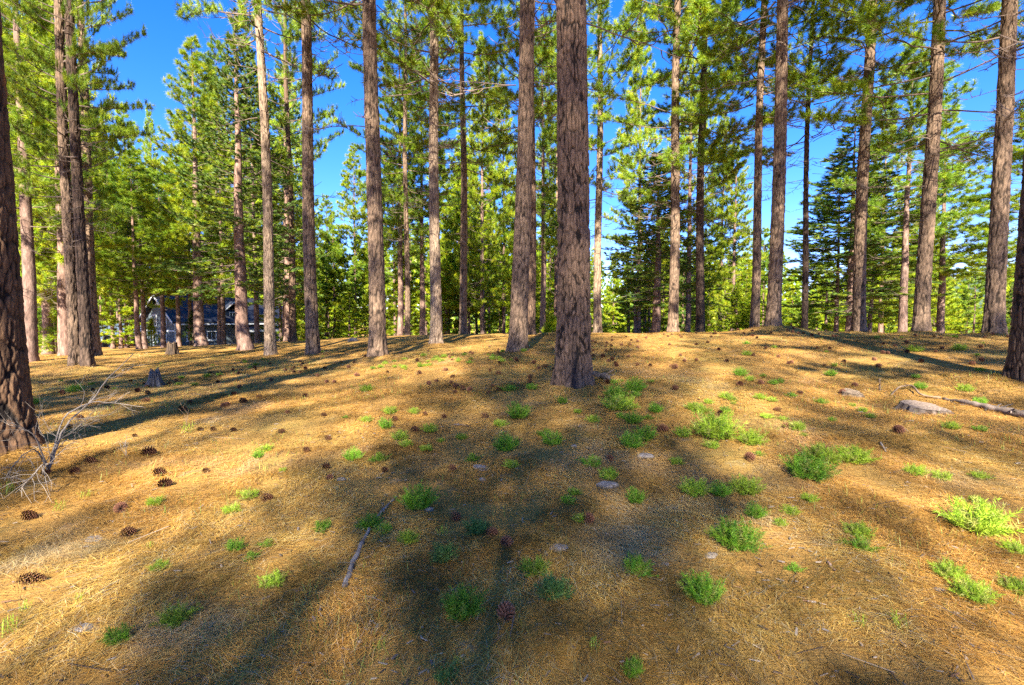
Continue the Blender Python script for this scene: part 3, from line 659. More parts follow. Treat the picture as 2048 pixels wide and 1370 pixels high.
def house():
    d = 57.0; x = (351 - 1024) / F * d; z = gz(x, d) - .1
    root = bpy.data.objects.new('house', None); COL.objects.link(root); root.location = (x, d, z); root.rotation_euler = (0, 0, math.radians(63))
    tag(root, 'blue-grey gabled house with a dark blue roof and white trim behind the trunks', 'house')
    W, L, He, Hr = 6.6, 13.0, 3.3, 6.1     # gable end faces -x, long side faces -y
    m = MB(); prism(m, [(0, -.6), (W, -.6), (W, He), (W / 2, Hr - .2), (0, He)], 0, L); m.build('wall', M_siding, root)
    for i in range(9):     # lap boards on the gable end
        zz = .1 + i * .62; hw = W / 2 if zz < He else W / 2 * max(.08, (Hr - .35 - zz) / (Hr - He))
        m = MB(); m.box((-.05, W / 2 - hw + .05, zz), (-.003, W / 2 + hw - .05, zz + .05)); m.build('board', M_siding, root)
    ov, t = .55, .2
    for sg in (-1, 1):
        sl = (Hr - He) / (W / 2); y0 = W / 2 + sg * (W / 2 + ov); z0 = He - ov * sl
        m = MB(); prism(m, [(W / 2, Hr), (y0, z0), (y0, z0 + t), (W / 2, Hr + t)], -.6, L + .6); r = m.build('roof', M_roof, root)
        if sg < 0:
            for k in range(18):
                xx = -.5 + k * .78; m = MB(); prism(m, [(W / 2 - .05, Hr + t - .03), (y0 + .02, z0 + t + .005), (y0 + .02, z0 + t + .05), (W / 2 - .05, Hr + t + .02)], xx, xx + .05); m.build('seam', M_roof, r)
        m = MB(); prism(m, [(W / 2, Hr - .04), (y0, z0 - .04), (y0, z0 + t + .02), (W / 2, Hr + t + .02)], -.68, -.602); m.build('bargeboard', M_trim, r)
    m = MB(); m.box((-.5, -ov - .1, He - ov * .85 - .2), (L + .5, -ov - .02, He - ov * .85 - .02)); m.build('gutter', M_trim, root)
    # band between storeys, corner boards, footing
    m = MB(); m.box((-.09, -.05, 1.85), (-.053, W + .05, 2.03)); m.build('band', M_trim, root)
    m = MB(); m.box((-.03, -.1, -.4), (L + .1, -.004, .25)); m.build('footing', M_concrete, root)
    for xx in (-.1, L - .05):
        m = MB(); m.box((xx, -.08, .25), (xx + .16, -.012, He - .3)); m.build('corner_board', M_trim, root)
    window(root, W / 2 - 1.6, W / 2 - .5, -.0, 2.5, 3.9, 'x'); window(root, W / 2 + .5, W / 2 + 1.6, -.0, 2.5, 3.9, 'x')
    window(root, W / 2 - 1.5, W / 2 - .2, -.0, .5, 1.7, 'x'); window(root, W / 2 + .3, W / 2 + 1.5, -.0, .5, 1.7, 'x')
    for xx in (1.2, 3.6, 7.6): window(root, xx, xx + 1.2, 0, .7, 1.9)
    # dormer
    dx = 6.2; m = MB(); prism(m, [(.35, 2.9), (2.9, 2.9), (2.9, 5.2), (.35, 4.3)], dx, dx + 2.0); dm = m.build('dormer', M_siding, root)
    m = MB(); V = [(dx + 1, -.05, 5.5), (dx - .4, -.05, 4.25), (dx - .4, 2.6, 4.25), (dx + 1, 3.0, 5.5), (dx + 2.4, -.05, 4.25), (dx + 2.4, 2.6, 4.25)]
    V2 = [(a, b, c + .16) for a, b, c in V]; m.add(V + V2, [(0, 3, 2, 1), (0, 4, 5, 3), (6, 7, 8, 9), (6, 9, 11, 10), (0, 1, 7, 6), (0, 6, 10, 4), (1, 2, 8, 7), (4, 10, 11, 5)]); m.build('dormer_roof', M_roof, root)
    m = MB(); m.add([(dx + 1, -.1, 5.5), (dx - .4, -.1, 4.25), (dx - .4, -.1, 4.43), (dx + 1, -.1, 5.7), (dx + 2.4, -.1, 4.25), (dx + 2.4, -.1, 4.43)], [(0, 1, 2, 3), (0, 3, 5, 4)]); m.build('dormer_trim', M_trim, root)
    window(root, dx + .55, dx + 1.45, .34, 3.1, 4.3)
    # porch roof and posts on the long side
    m = MB(); prism(m, [(-2.0, 1.75), (-.012, 2.35), (-.012, 2.5), (-2.0, 1.9)], 7.0, 12.6); pr = m.build('porch_roof', M_roof, root)
    m = MB(); m.box((6.95, -2.1, 1.68), (12.65, -2.003, 1.92)); m.build('fascia', M_trim, pr)
    for xx in (7.2, 9.0, 10.8, 12.4): m = MB(); m.box((xx, -1.95, -.6), (xx + .12, -1.83, 1.76)); m.build('post', M_trim, root)
    m = MB(); m.box((3.2, W / 2 - .05, Hr + .1), (3.34, W / 2 + .09, Hr + 1.0)); m.build('vent_pipe', M_roof, root)
    # side wing
    m = MB(); prism(m, [(2, -.6), (6, -.6), (6, 3.6), (4, 5.2), (2, 3.6)], L + .004, L + 4.2); wg = m.build('wing', M_siding, root)
    for sg in (-1, 1):
        m = MB(); prism(m, [(4, 5.25), (4 + sg * 2.5, 3.25), (4 + sg * 2.5, 3.45), (4, 5.45)], L + .3, L + 4.7); m.build('wing_roof', M_roof, wg)
    window(root, L + 1.2, L + 2.2, 2.0, .7, 1.9); window(root, L + 1.2, L + 2.2, 2.0, 2.4, 3.3)
house()

def garage():
    d = 64.0; x = (206 - 1024) / F * d; z = gz(x, d) - .2
    root = bpy.data.objects.new('garage', None); COL.objects.link(root); root.location = (x, d, z); root.rotation_euler = (0, 0, math.radians(48))
    tag(root, 'low outbuilding with a slate blue roof behind the black car', 'garage')
    m = MB(); prism(m, [(0, -.6), (5, -.6), (5, 2.2), (2.5, 3.9), (0, 2.2)], 0, 4.6); m.build('wall', M_siding, root)
    for sg in (-1, 1):
        m = MB(); prism(m, [(2.5, 3.95), (2.5 + sg * 3.0, 1.95), (2.5 + sg * 3.0, 2.1), (2.5, 4.1)], -.4, 5.0); r = m.build('roof', M_roof2, root)
    m = MB(); m.box((-.4, -.62, 1.85), (5.0, -.51, 2.02)); m.build('fascia', M_trim, root)
    # cross gable
    m = MB(); V = [(3.0, -.9, -.6), (5.6, -.9, -.6), (5.6, -.9, 2.2), (4.3, -.9, 3.3), (3.0, -.9, 2.2)]; V += [(a, 1.2, c) for a, b, c in V]
    m.add(V, [(0, 1, 2, 3, 4), (9, 8, 7, 6, 5), (0, 5, 6, 1), (1, 6, 7, 2), (2, 7, 8, 3), (3, 8, 9, 4), (4, 9, 5, 0)]); m.build('gable', M_siding, root)
    for sg in (-1, 1):
        m = MB(); a = (4.3, 3.36); b = (4.3 + sg * 1.7, 1.96); V = [(a[0], -1.2, a[1]), (b[0], -1.2, b[1]), (b[0], -1.2, b[1] + .15), (a[0], -1.2, a[1] + .15)]; V += [(p, 1.4, q) for p, _, q in V]
        m.add(V, [(0, 1, 2, 3), (7, 6, 5, 4), (0, 4, 5, 1), (1, 5, 6, 2), (2, 6, 7, 3), (3, 7, 4, 0)]); g = m.build('gable_roof', M_roof2, root)
        m = MB(); m.add([(p, -1.24, q) for p, _, q in V[:4]] , [(0, 1, 2, 3)]); m.build('bargeboard', M_trim, g)
    window(root, 1.0, 2.0, 0, .8, 1.7); window(root, 3.8, 4.8, -.9, .8, 1.7)
garage()

def car():
    d = 57.0; x = (199 - 1024) / F * d; z = gz(x + 1.5, d)
    root = bpy.data.objects.new('parked_car', None); COL.objects.link(root); root.location = (x, d, z); root.rotation_euler = (0, 0, math.radians(38))
    tag(root, 'black car parked in front of the low outbuilding', 'car')
    def shell(name, prof, w0, w1, matl, inset=0.0):
        n = len(prof); V = [(px, w0, pz) for px, pz in prof] + [(px, w1, pz) for px, pz in prof]
        m = MB(); m.add(V, [tuple(range(n)), tuple(range(n, 2 * n))[::-1]] + [(i, n + i, n + (i + 1) % n, (i + 1) % n) for i in range(n)])
        return m.build(name, matl, root)
    shell('body', [(0, .45), (.1, .32), (4.3, .32), (4.42, .5), (4.38, .95), (3.3, 1.05), (.15, 1.08), (0, .9)], 0, 1.75, M_black)
    shell('cabin', [(.2, 1.085), (3.25, 1.055), (2.6, 1.62), (2.3, 1.68), (.6, 1.68), (.32, 1.6)], .12, 1.63, M_black)
    shell('side_window', [(.45, 1.12), (1.5, 1.12), (1.5, 1.56), (.62, 1.56)], .1, .117, M_glass); shell('side_window', [(1.58, 1.12), (2.95, 1.1), (2.42, 1.56), (1.58, 1.56)], .1, .117, M_glass)
    for xx in (.85, 3.45):
        for yy in (.0, 1.55):
            th = np.linspace(0, 2 * np.pi, 21)[:-1]; ring = np.c_[np.cos(th) * .33, np.sin(th) * .33]
            V = [(xx + a, yy - .02, .33 + b) for a, b in ring] + [(xx + a, yy + .22, .33 + b) for a, b in ring]; n = 20
            m = MB(); m.add(V, [tuple(range(n)), tuple(range(n, 2 * n))[::-1]] + [(i, n + i, n + (i + 1) % n, (i + 1) % n) for i in range(n)]); w = m.build('wheel', M_rubber, root)
            V = [(xx + a * .6, yy - .032, .33 + b * .6) for a, b in ring] + [(xx + a * .6, yy - .021, .33 + b * .6) for a, b in ring]
            m = MB(); m.add(V, [tuple(range(n)), tuple(range(n, 2 * n))[::-1]] + [(i, n + i, n + (i + 1) % n, (i + 1) % n) for i in range(n)]); m.build('rim', M_trim, w)
    shell('headlight', [(4.25, .72), (4.425, .72), (4.41, .85), (4.25, .86)], .05, .45, M_trim)
    shell('bumper', [(4.3, .34), (4.5, .36), (4.5, .55), (4.38, .58)], .02, 1.73, M_black)
car()

# red drum half hidden behind a trunk
p = pix(194, 690, 30.0); gr = gz(p[0], p[1])
root = bpy.data.objects.new('red_drum', None); COL.objects.link(root); root.location = (p[0] + .05, p[1], gr)
tag(root, 'small red drum peeping out behind the twin pines', 'drum')
hz = max(.55, p[2] - gr + .12); pr = [(.0, .17), (.05, .19), (.3 * hz, .185), (.32 * hz, .2), (.34 * hz, .185), (.66 * hz, .185), (.68 * hz, .2), (.7 * hz, .185), (.96 * hz, .19), (hz, .17)]
m = MB(); m.tube([(0, 0, a) for a, b in pr], [b for a, b in pr], 18); m.build('body', M_red, root, True)
m = MB(); m.tube([(.06, 0, hz), (.06, 0, hz + .03)], [.03, .03], 10); m.build('cap', M_red, root)

# ------------------------------------------------------------------ shrubs near the house
def fir_shrub(px, py, d, h, colors, label, cat='shrub', name='young_fir', wide=.33, seed=1):
    x = (px - 1024) / F * d; rng = np.random.default_rng(seed)
    root = bpy.data.objects.new(name, None); COL.objects.link(root); root.location = (x, d, gz(x, d)); tag(root, label, cat)
    m = MB(); m.tube([(0, 0, -.1), (0, 0, h * .5), (0, 0, h * .97)], [.05, .03, .01], 6); 
    k = 170; t = rng.random(k) ** .8; r = h * wide * (1 - t) * np.sqrt(rng.random(k)); az = rng.random(k) * 6.283
    for q in range(14):
        tt = .08 + .8 * q / 14; a = q * 2.4; m.tube([(0, 0, h * tt), (math.cos(a) * h * wide * (1 - tt) * .9, math.sin(a) * h * wide * (1 - tt) * .9, h * tt + .05)], [.015, .005], 4)
    m.build('trunk', M_twig, root)
    P = np.stack([r * np.cos(az), r * np.sin(az), h * (.05 + .93 * t)], 1); D = np.stack([np.cos(az), np.sin(az), .3 + 0 * az], 1); D /= np.linalg.norm(D, axis=1)[:, None]
    V, C = tufts(P, D, 14, .3, .03, 8, 70, colors, rng); obj('crown', mesh('crown', V, np.arange(len(V)).reshape(-1, 3), M_needle, C), root)
fir_shrub(303, 692, 44, 2.6, PINE_Y, 'small bright green fir in front of the house gable', 'fir tree', seed=2)
fir_shrub(386, 690, 46, 3.4, [(.05, .10, .02), (.03, .07, .015), (.10, .15, .02)], 'dark green bush in front of the house wall', 'bush', 'leafy_bush', .42, 3)
fir_shrub(248, 697, 50, 1.2, [(.55, .25, .03), (.5, .2, .02), (.4, .2, .04)], 'low orange bush beside the black car', 'bush', 'orange_bush', .6, 4)
fir_shrub(215, 690, 52, 5.5, [(.34, .30, .03), (.30, .26, .03), (.26, .24, .04)], 'yellow-leaved shrub beside the low outbuilding', 'shrub', 'yellow_shrub', .3, 5)
fir_shrub(118, 700, 24, 2.8, PINE_Y, 'young pine sapling between the orange-barked trunk and the twin pines', 'sapling', 'pine_sapling', .3, 6)
fir_shrub(75, 700, 27, 3.6, PINE, 'taller pine sapling right beside the orange-barked trunk', 'sapling', 'pine_sapling', .3, 7)
fir_shrub(1105, 664, 26, .9, PINE_Y, 'low bright bush on the crest beside the charred pine', 'bush', 'leafy_bush', .7, 8)

# ------------------------------------------------------------------ stumps, logs, sticks, stones
def wood_cols(V, a, b, seed, sx=14, sz=3):
    V = np.asarray(V); t = fbm(np.arctan2(V[:, 1], V[:, 0]) * sx * .3 + V[:, 0] * sx, V[:, 2] * sz + V[:, 1] * sx, seed, 4)
    t = smooth(.25, .65, t)[:, None]; return np.array(a) * (1 - t) + np.array(b) * t

def stump(px, py, wpx, hpx, label, seed, ca, cb, tilt=(0, 0), ragged=.0, name='tree_stump', roots=.5):
    p, d = on_ground(px, py); rng = np.random.default_rng(seed); nu = 72; nv = 26; r = wpx * d / F / 2; h = hpx * d / F
    root = bpy.data.objects.new(name, None); COL.objects.link(root); root.location = p; tag(root, label, 'stump')
    th = np.arange(nu) / nu * 2 * np.pi; t = np.linspace(0, 1, nv); TH, TT = np.meshgrid(th, t)
    top = h * (1 + ragged * (fbm(np.cos(TH) * 4 + 9, np.sin(TH) * 4, seed, 4) - .5) * 2) + tilt[0] * r * np.cos(TH) + tilt[1] * r * np.sin(TH)
    Z = -.12 + TT * (top + .12)
    lob = .5 + .5 * np.cos(TH * 4 + seed + np.sin(TH * 2))
    R = r * (1 - .12 * TT) + r * roots * lob * np.exp(-np.maximum(Z, 0) / (h * .3 + .03)) + r * .10 * (fbm(TH * 9 / 1.0 * (1 - 0), Z * 5, seed + 3, 3) - .5) + r * .05 * np.sin(TH * 23 + 3 * np.sin(TH * 3))
    V = np.stack([R * np.cos(TH), R * np.sin(TH), Z], -1).reshape(-1, 3)
    idx = np.arange(nu * nv).reshape(nv, nu); nx = np.roll(idx, -1, 1); Q = np.stack([idx[:-1], nx[:-1], nx[1:], idx[1:]], -1).reshape(-1, 4)
    obj('bark_side', mesh('bark_side', V, Q, M_wood, wood_cols(V, np.array(ca) * .5, np.array(cb) * .62, seed), True), root)
    rr = np.linspace(1, 0.02, 14)[:, None]; ring = V[-nu:]; c = ring.mean(0)
    VT = np.concatenate([c + (ring - c) * np.array([k, k, 1 if ragged < .2 else k]) + np.array([0, 0, .004 + (-.03 * (1 - k) if ragged > .2 else .006 * math.sin(k * 40))]) for k in rr[:, 0]])
    if ragged < .2: VT[:, 2] = c[2] + .004 + tilt[0] * VT[:, 0] + tilt[1] * VT[:, 1] + .012 * (fbm(VT[:, 0] * 30, VT[:, 1] * 30, 2, 3) - .5)
    idx = np.arange(len(VT)).reshape(-1, nu); nx = np.roll(idx, -1, 1); Q = np.stack([idx[:-1], nx[:-1], nx[1:], idx[1:]], -1).reshape(-1, 4)
    rad = np.repeat(rr[:, 0], nu); t = (.5 + .5 * np.sin(rad * 55 + 3 * fbm(VT[:, 0] * 9, VT[:, 1] * 9, 4, 2)))[:, None] * .5 + .5 * fbm(VT[:, 0] * 40, VT[:, 1] * 40, 5, 3)[:, None]
    C = np.array(ca) * (1 - t) * .9 + np.array(cb) * t * 1.15
    obj('cut_face', mesh('cut_face', VT, Q, M_wood, C, True), root)
    return root
stump(1845, 824, 74, 13, 'low cut grey stump with a tilted sawn top near the fallen log', 3, (.11, .075, .055), (.30, .235, .185), (-.06, .16))
stump(1702, 790, 34, 7, 'small pale rotting stump sunk in the needles near the upright stub', 5, (.13, .09, .06), (.33, .25, .17), (0, .2), .3)
stump(310, 774, 18, 28, 'grey weathered splintered stump on the lower slope', 8, (.07, .062, .057), (.26, .235, .215), (0, 0), 1.0, roots=1.6)
stump(345, 709, 19, 22, 'tall brown broken stump in front of the house', 11, (.05, .038, .03), (.20, .135, .085), (0, 0), .35)

def branch_thing(name, label, cat, pts, r0, r1, mat_cols, seed, twigs=0, tl=.3, group=None, n=8, up=.0, tr=.4):
    """a fallen branch through world points; twigs sprout along it as one tangle of spurs"""
    rng = np.random.default_rng(seed); P = np.array(pts, float)
    # smooth the line
    t = np.linspace(0, len(P) - 1, (len(P) - 1) * 5 + 1); Q = np.stack([np.interp(t, np.arange(len(P)), P[:, k]) for k in range(3)], 1)
    Q[1:-1] = (Q[:-2] + Q[1:-1] + Q[2:]) / 3; Q += rng.normal(size=Q.shape) * r0 * .25
    root = bpy.data.objects.new(name, None); COL.objects.link(root); o = Q[0].copy(); root.location = o; tag(root, label, cat, group)
    R = np.linspace(r0, r1, len(Q)) * (1 + .18 * rng.normal(size=len(Q)).clip(-1.5, 1.5)); V, F4 = tube_arr(Q - o, R, n, .25, rng)
    F4 = [tuple(f) for f in F4] + [tuple(range(n))[::-1], tuple(range(len(V) - n, len(V)))]
    obj('stem', mesh('stem', V, F4, M_wood, wood_cols(V, *mat_cols, seed, 20, 9), True), root)
    for k in range(twigs):
        f = rng.uniform(.12, .97) * (len(Q) - 2); i = int(f); q = Q[i]; tg = Q[i + 1] - Q[i]; tg /= np.linalg.norm(tg)
        d = rng.normal(size=3); d -= tg * d.dot(tg); d /= np.linalg.norm(d); d = d * .8 + tg * .55 + np.array([0, 0, up]); d /= np.linalg.norm(d)
        L = tl * (.35 + .9 * rng.random()); rr = max(.0022, R[i] * tr); pl = [q]; dd = d
        for j in range(4): dd = dd + rng.normal(size=3) * .22; dd /= np.linalg.norm(dd); pl.append(pl[-1] + dd * L / 4)
        pl = np.array(pl); g = ground_z(pl[:, 0], pl[:, 1]) + .006; pl[:, 2] = np.maximum(pl[:, 2], g)
        VV, FF = tube_arr(pl - o, np.linspace(rr, rr * .4, 5), 5); VL = [VV]; FL = [FF]; nn = len(VV)
        for j in range(3):
            a = pl[1 + j]; d2 = dd + rng.normal(size=3) * .7; d2 /= np.linalg.norm(d2); l2 = L * (.2 + .35 * rng.random())
            b = np.array([a, a + d2 * l2 * .5 + rng.normal(size=3) * .02 * L, a + d2 * l2]); b[:, 2] = np.maximum(b[:, 2], ground_z(b[:, 0], b[:, 1]) + .004)
            v2, f2 = tube_arr(b - o, [rr * .6, rr * .5, rr * .3], 4); VL.append(v2); FL.append(f2 + nn); nn += len(v2)
        VV = np.concatenate(VL); FF = np.concatenate(FL)
        obj('twig', mesh('twig', VV, FF, M_wood, wood_cols(VV, *mat_cols, seed + k, 20, 9), True), root)
    return root
GREYW = ((.08, .068, .058), (.20, .175, .15)); PALEW = ((.16, .135, .115), (.34, .29, .24)); BARKW = ((.05, .04, .033), (.22, .17, .14)); TANW = ((.13, .085, .055), (.28, .20, .13))
def gp(px, py, lift=0.0):
    p, d = on_ground(px, py); return p + np.array([0, 0, lift])
# dead brush by the big trunk
base = pix(95, 900, 4.35); base[2] = gz(base[0], base[1]) + .06
branch_thing('dead_branch', 'long bare grey bough sticking up out of the brush pile', 'branch', [base, pix(130, 850, 4.5), pix(185, 800, 4.75), pix(215, 757, 4.9), pix(266, 708, 5.2)], .010, .003, PALEW, 21, 7, .35)
branch_thing('dead_branch', 'forked bare twig lying across towards the slope from the brush pile', 'branch', [base, pix(125, 832, 4.5), pix(185, 802, 4.65), pix(240, 808, 4.8), pix(292, 815, 4.9)], .007, .002, PALEW, 22, 10, .3)
branch_thing('dead_branch', 'bare grey bough of the brush pile hanging down towards the viewer', 'branch', [base, pix(70, 895, 4.25), pix(40, 915, 4.1), pix(20, 940, 3.95), pix(8, 962, 3.85)], .007, .002, GREYW, 23, 12, .36)
branch_thing('dead_branch', 'bare bough of the brush pile leaning on the orange-barked trunk', 'branch', [base, pix(70, 870, 4.2), pix(45, 855, 4.15), pix(18, 845, 4.1)], .007, .002, GREYW, 24, 12, .38, up=.2)
branch_thing('dead_branch', 'short bare forked bough at the near edge of the brush pile', 'branch', [base + np.array([.05, -.1, 0]), pix(88, 925, 4.0), pix(62, 955, 3.9), pix(45, 965, 3.8)], .006, .002, PALEW, 25, 12, .34)
branch_thing('dead_branch', 'low tangled bough at the heart of the brush pile', 'branch', [base, pix(110, 885, 4.4), pix(150, 862, 4.55), pix(165, 880, 4.55)], .008, .002, GREYW, 26, 14, .34, up=.3)
branch_thing('dry_weed', 'small dry forked weed standing beyond the brush pile', 'weed', [gp(252, 915), gp(252, 915) + np.array([.0, .01, .08]), gp(252, 915) + np.array([-.02, .02, .16])], .003, .001, PALEW, 27, 7, .16, up=.8, tr=.6)
branch_thing('dry_weed', 'tall thin dry weed stalk near the sunny edge of the slope shade', 'weed', [gp(372, 860), gp(372, 860) + np.array([.01, 0, .12]), gp(372, 860) + np.array([.03, .02, .24])], .003, .001, TANW, 28, 4, .14, up=.8, tr=.6)
# stick in the shade, log and limb on the right
branch_thing('fallen_stick', 'gnarled grey stick lying in the shade near green plants', 'stick', [gp(690, 1178, .015), gp(708, 1130, .02), gp(725, 1092, .022), gp(752, 1045, .03), gp(778, 1012, .02), gp(792, 998, .015)], .017, .006, ((.07, .06, .055), (.30, .26, .235)), 31, 9, .07, n=9)
branch_thing('fallen_log', 'long dark fallen log running to the dark trunk at the frame edge', 'log', [gp(1886, 800, .02), gp(1925, 808, .03), gp(1965, 818, .035), gp(2010, 828, .04), gp(2070, 842, .045)], .022, .055, BARKW, 32, 6, .25, n=10)
branch_thing('fallen_limb', 'pale curved limb arching over the needles behind the cut stump', 'limb', [gp(1782, 792, .01), gp(1797, 780, .05), gp(1822, 779, .07), gp(1842, 795, .03), gp(1882, 799, .02)], .010, .016, TANW, 33, 3, .15)
branch_thing('upright_stub', 'short upright broken stub near the small rotting stump', 'stub', [gp(1760, 782, -.02), gp(1760, 782) + np.array([-.005, 0, .08]), gp(1760, 782) + np.array([-.015, 0, .18])], .016, .010, TANW, 34, 0)
branch_thing('bark_slab', 'dark broken slab of bark at the foot of the charred pine', 'bark', [gp(1192, 752, .02), gp(1207, 760, .06), gp(1222, 766, .03)], .05, .02, BARKW, 35, 5, .2)
branch_thing('fallen_stick', 'thin pale stick propped on the lower slope below the twin pines', 'stick', [gp(245, 742, .02), gp(270, 735, .05), gp(300, 733, .08)], .012, .006, PALEW, 36, 3, .3)
branch_thing('fallen_stick', 'short dark stick lying near the middle of the shaded ground', 'stick', [gp(908, 851, .01), gp(922, 852, .015), gp(938, 855, .01)], .011, .006, BARKW, 37, 2, .06)
branch_thing('fallen_stick', 'broken pale twig in the sunny needles near the far corner plant', 'stick', [gp(1760, 888, .01), gp(1766, 898, .02), gp(1771, 905, .01)], .010, .005, PALEW, 38, 1, .05)
branch_thing('fallen_stick', 'pinkish stick lying beside the needle drift near the bottom edge', 'stick', [gp(1655, 1128, .01), gp(1662, 1138, .015), gp(1670, 1145, .01)], .007, .004, ((.2, .12, .1), (.4, .27, .22)), 39, 1, .04)

def stone(px, py, w, flat, seed, label, shade=1.0):
    p, d = on_ground(px, py); r = w * d / F / 2; rng = np.random.default_rng(seed)
    nu, nv = 22, 12; th = np.arange(nu) / nu * 2 * np.pi; ph = np.linspace(-1.45, 1.45, nv); TH, PH = np.meshgrid(th, ph)
    k = 1 + .5 * (fbm(np.cos(TH) * 1.6 + seed, np.sin(TH) * 1.6 + PH, seed, 3) - .45)
    V = np.stack([np.cos(PH) * np.cos(TH) * k * r, np.cos(PH) * np.sin(TH) * k * r * .75, np.sin(PH) * k * r * flat], -1).reshape(-1, 3)
    idx = np.arange(nu * nv).reshape(nv, nu); nx = np.roll(idx, -1, 1); Q = [tuple(q) for q in np.stack([idx[:-1], nx[:-1], nx[1:], idx[1:]], -1).reshape(-1, 4)] + [tuple(range(nu))[::-1], tuple(range(nu * (nv - 1), nu * nv))]
    t = fbm(V[:, 0] * 30 + 5, V[:, 1] * 30 + V[:, 2] * 9, seed, 4)[:, None]
    C = (np.array((.12, .105, .095)) * (1 - t) + np.array((.34, .30, .275)) * t) * shade
    o = obj('stone', mesh('stone', V, Q, M_wood, C, True), None, p + np.array([0, 0, r * flat * .05])); o.rotation_euler = (rng.normal() * .1, rng.normal() * .1, rng.random() * .6 - .3)
    tag(o, label, 'stone', 'stones among the needles')
for i, a in enumerate([(1216, 972, 46, .35, 'flat grey stone in the shade, the widest one near the middle'), (1118, 1098, 44, .3, 'pale grey half-buried stone in the shade below the two dark cones'),
    (1422, 1113, 30, .4, 'bluish stone beside the round dark green plant'), (965, 938, 40, .25, 'flat pale stone left of the lone middle plants'), (1290, 913, 34, .35, 'pale stone in a sun fleck past the middle plants'),
    (683, 960, 20, .4, 'small white stone beside a cone at the shade edge'), (965, 960, 16, .5, 'small pale stone below the flat pale stone'), (858, 1020, 20, .45, 'small white stone by the upper end of the gnarled stick'),
    (190, 1080, 34, .25, 'pale stone half sunk in the sunny needles near two cones'), (1148, 893, 12, .5, 'tiny pale stone in the shade under the charred pine'), (1330, 1130, 18, .45, 'small pale stone above the leafy plant near the bottom'), 
    (706, 682, 22, .5, 'grey rock on the crest between two pines'), (165, 1258, 46, .25, 'flat greyish-pink stone near the bottom of the sunny needles'), (1880, 1180, 26, .3, 'pale flat chip of stone near the strip of green sprigs'), (720, 1285, 12, .5, 'small bluish pebble near the bottom of the shade')]):
    stone(*a[:4], 60 + i, a[4])

# ------------------------------------------------------------------ pine cones
def cone_mesh(seed, L, R, open_=1.0):
    rng = np.random.default_rng(seed); V, Fc, C = [], [], []; n = 0; N = 92
    core = (.03, .014, .009)
    for i in range(N):
        t = (i + .5) / N; a = i * 2.39996; x = (t - .5) * L; rad = R * math.sin(math.pi * (.10 + .86 * t) ** .8) ** .8
        ax = np.array([1, 0, 0.]); out = np.array([0, math.cos(a), math.sin(a)]); tan = np.cross(ax, out)
        d = out * (.86 * open_) + ax * (.55 - .9 * (1 - t) * .8 * open_ * .6); d /= np.linalg.norm(d)
        b = np.array([x - .1 * L * .3, 0, 0]) + out * rad * .25; tip = b + d * rad * .85
        w = .17 * R * 2 * (.6 + .5 * math.sin(math.pi * t)); up = np.cross(tan, d)
        mid = b + d * rad * .62
        vs = [b - tan * w * .25, b + tan * w * .25, mid + tan * w * .5, tip + tan * w * .2 , tip - tan * w * .2, mid - tan * w * .5, mid + up * w * .28 + d * w * .1, tip + d * w * .22 - up * w * .1]
        V += vs; Fc += [(n, n + 1, n + 6), (n + 1, n + 2, n + 6), (n + 2, n + 3, n + 6), (n + 3, n + 7, n + 6), (n + 7, n + 4, n + 6), (n + 4, n + 5, n + 6), (n + 5, n, n + 6), (n, n + 5, n + 2), (n, n + 2, n + 1), (n + 5, n + 4, n + 3), (n + 5, n + 3, n + 2)]
        k = .8 + .4 * rng.random(); c0 = np.array(core) * k; c1 = np.array((.155, .062, .032)) * k; c2 = np.array((.34, .20, .125)) * k
        C += [c0, c0, c1, c1, c1, c1, c1 * 1.1, c2]; n += 8
    return mesh('pine_cone', np.array(V), [tuple(f) for f in Fc], M_cone, np.array(C))
CONES = [cone_mesh(1, .105, .047), cone_mesh(2, .12, .045), cone_mesh(3, .095, .05, 1.1), cone_mesh(4, .165, .042, .9)]
rc = random.Random(5)
def place_cone(p, size, k, label, group=None, rz=None):
    o = obj('pine_cone', CONES[k]); s = size; o.scale = (s, s, s)
    o.rotation_euler = (rc.uniform(0, 6.28), rc.uniform(-.25, .25), rc.uniform(-.75, .75) + rc.choice([0, 3.14]) if rz is None else rz)
    rad = (.047, .045, .05, .042)[k] * s
    o.location = (p[0], p[1], p[2] + rad * .72); tag(o, label, 'pine cone', group); return o
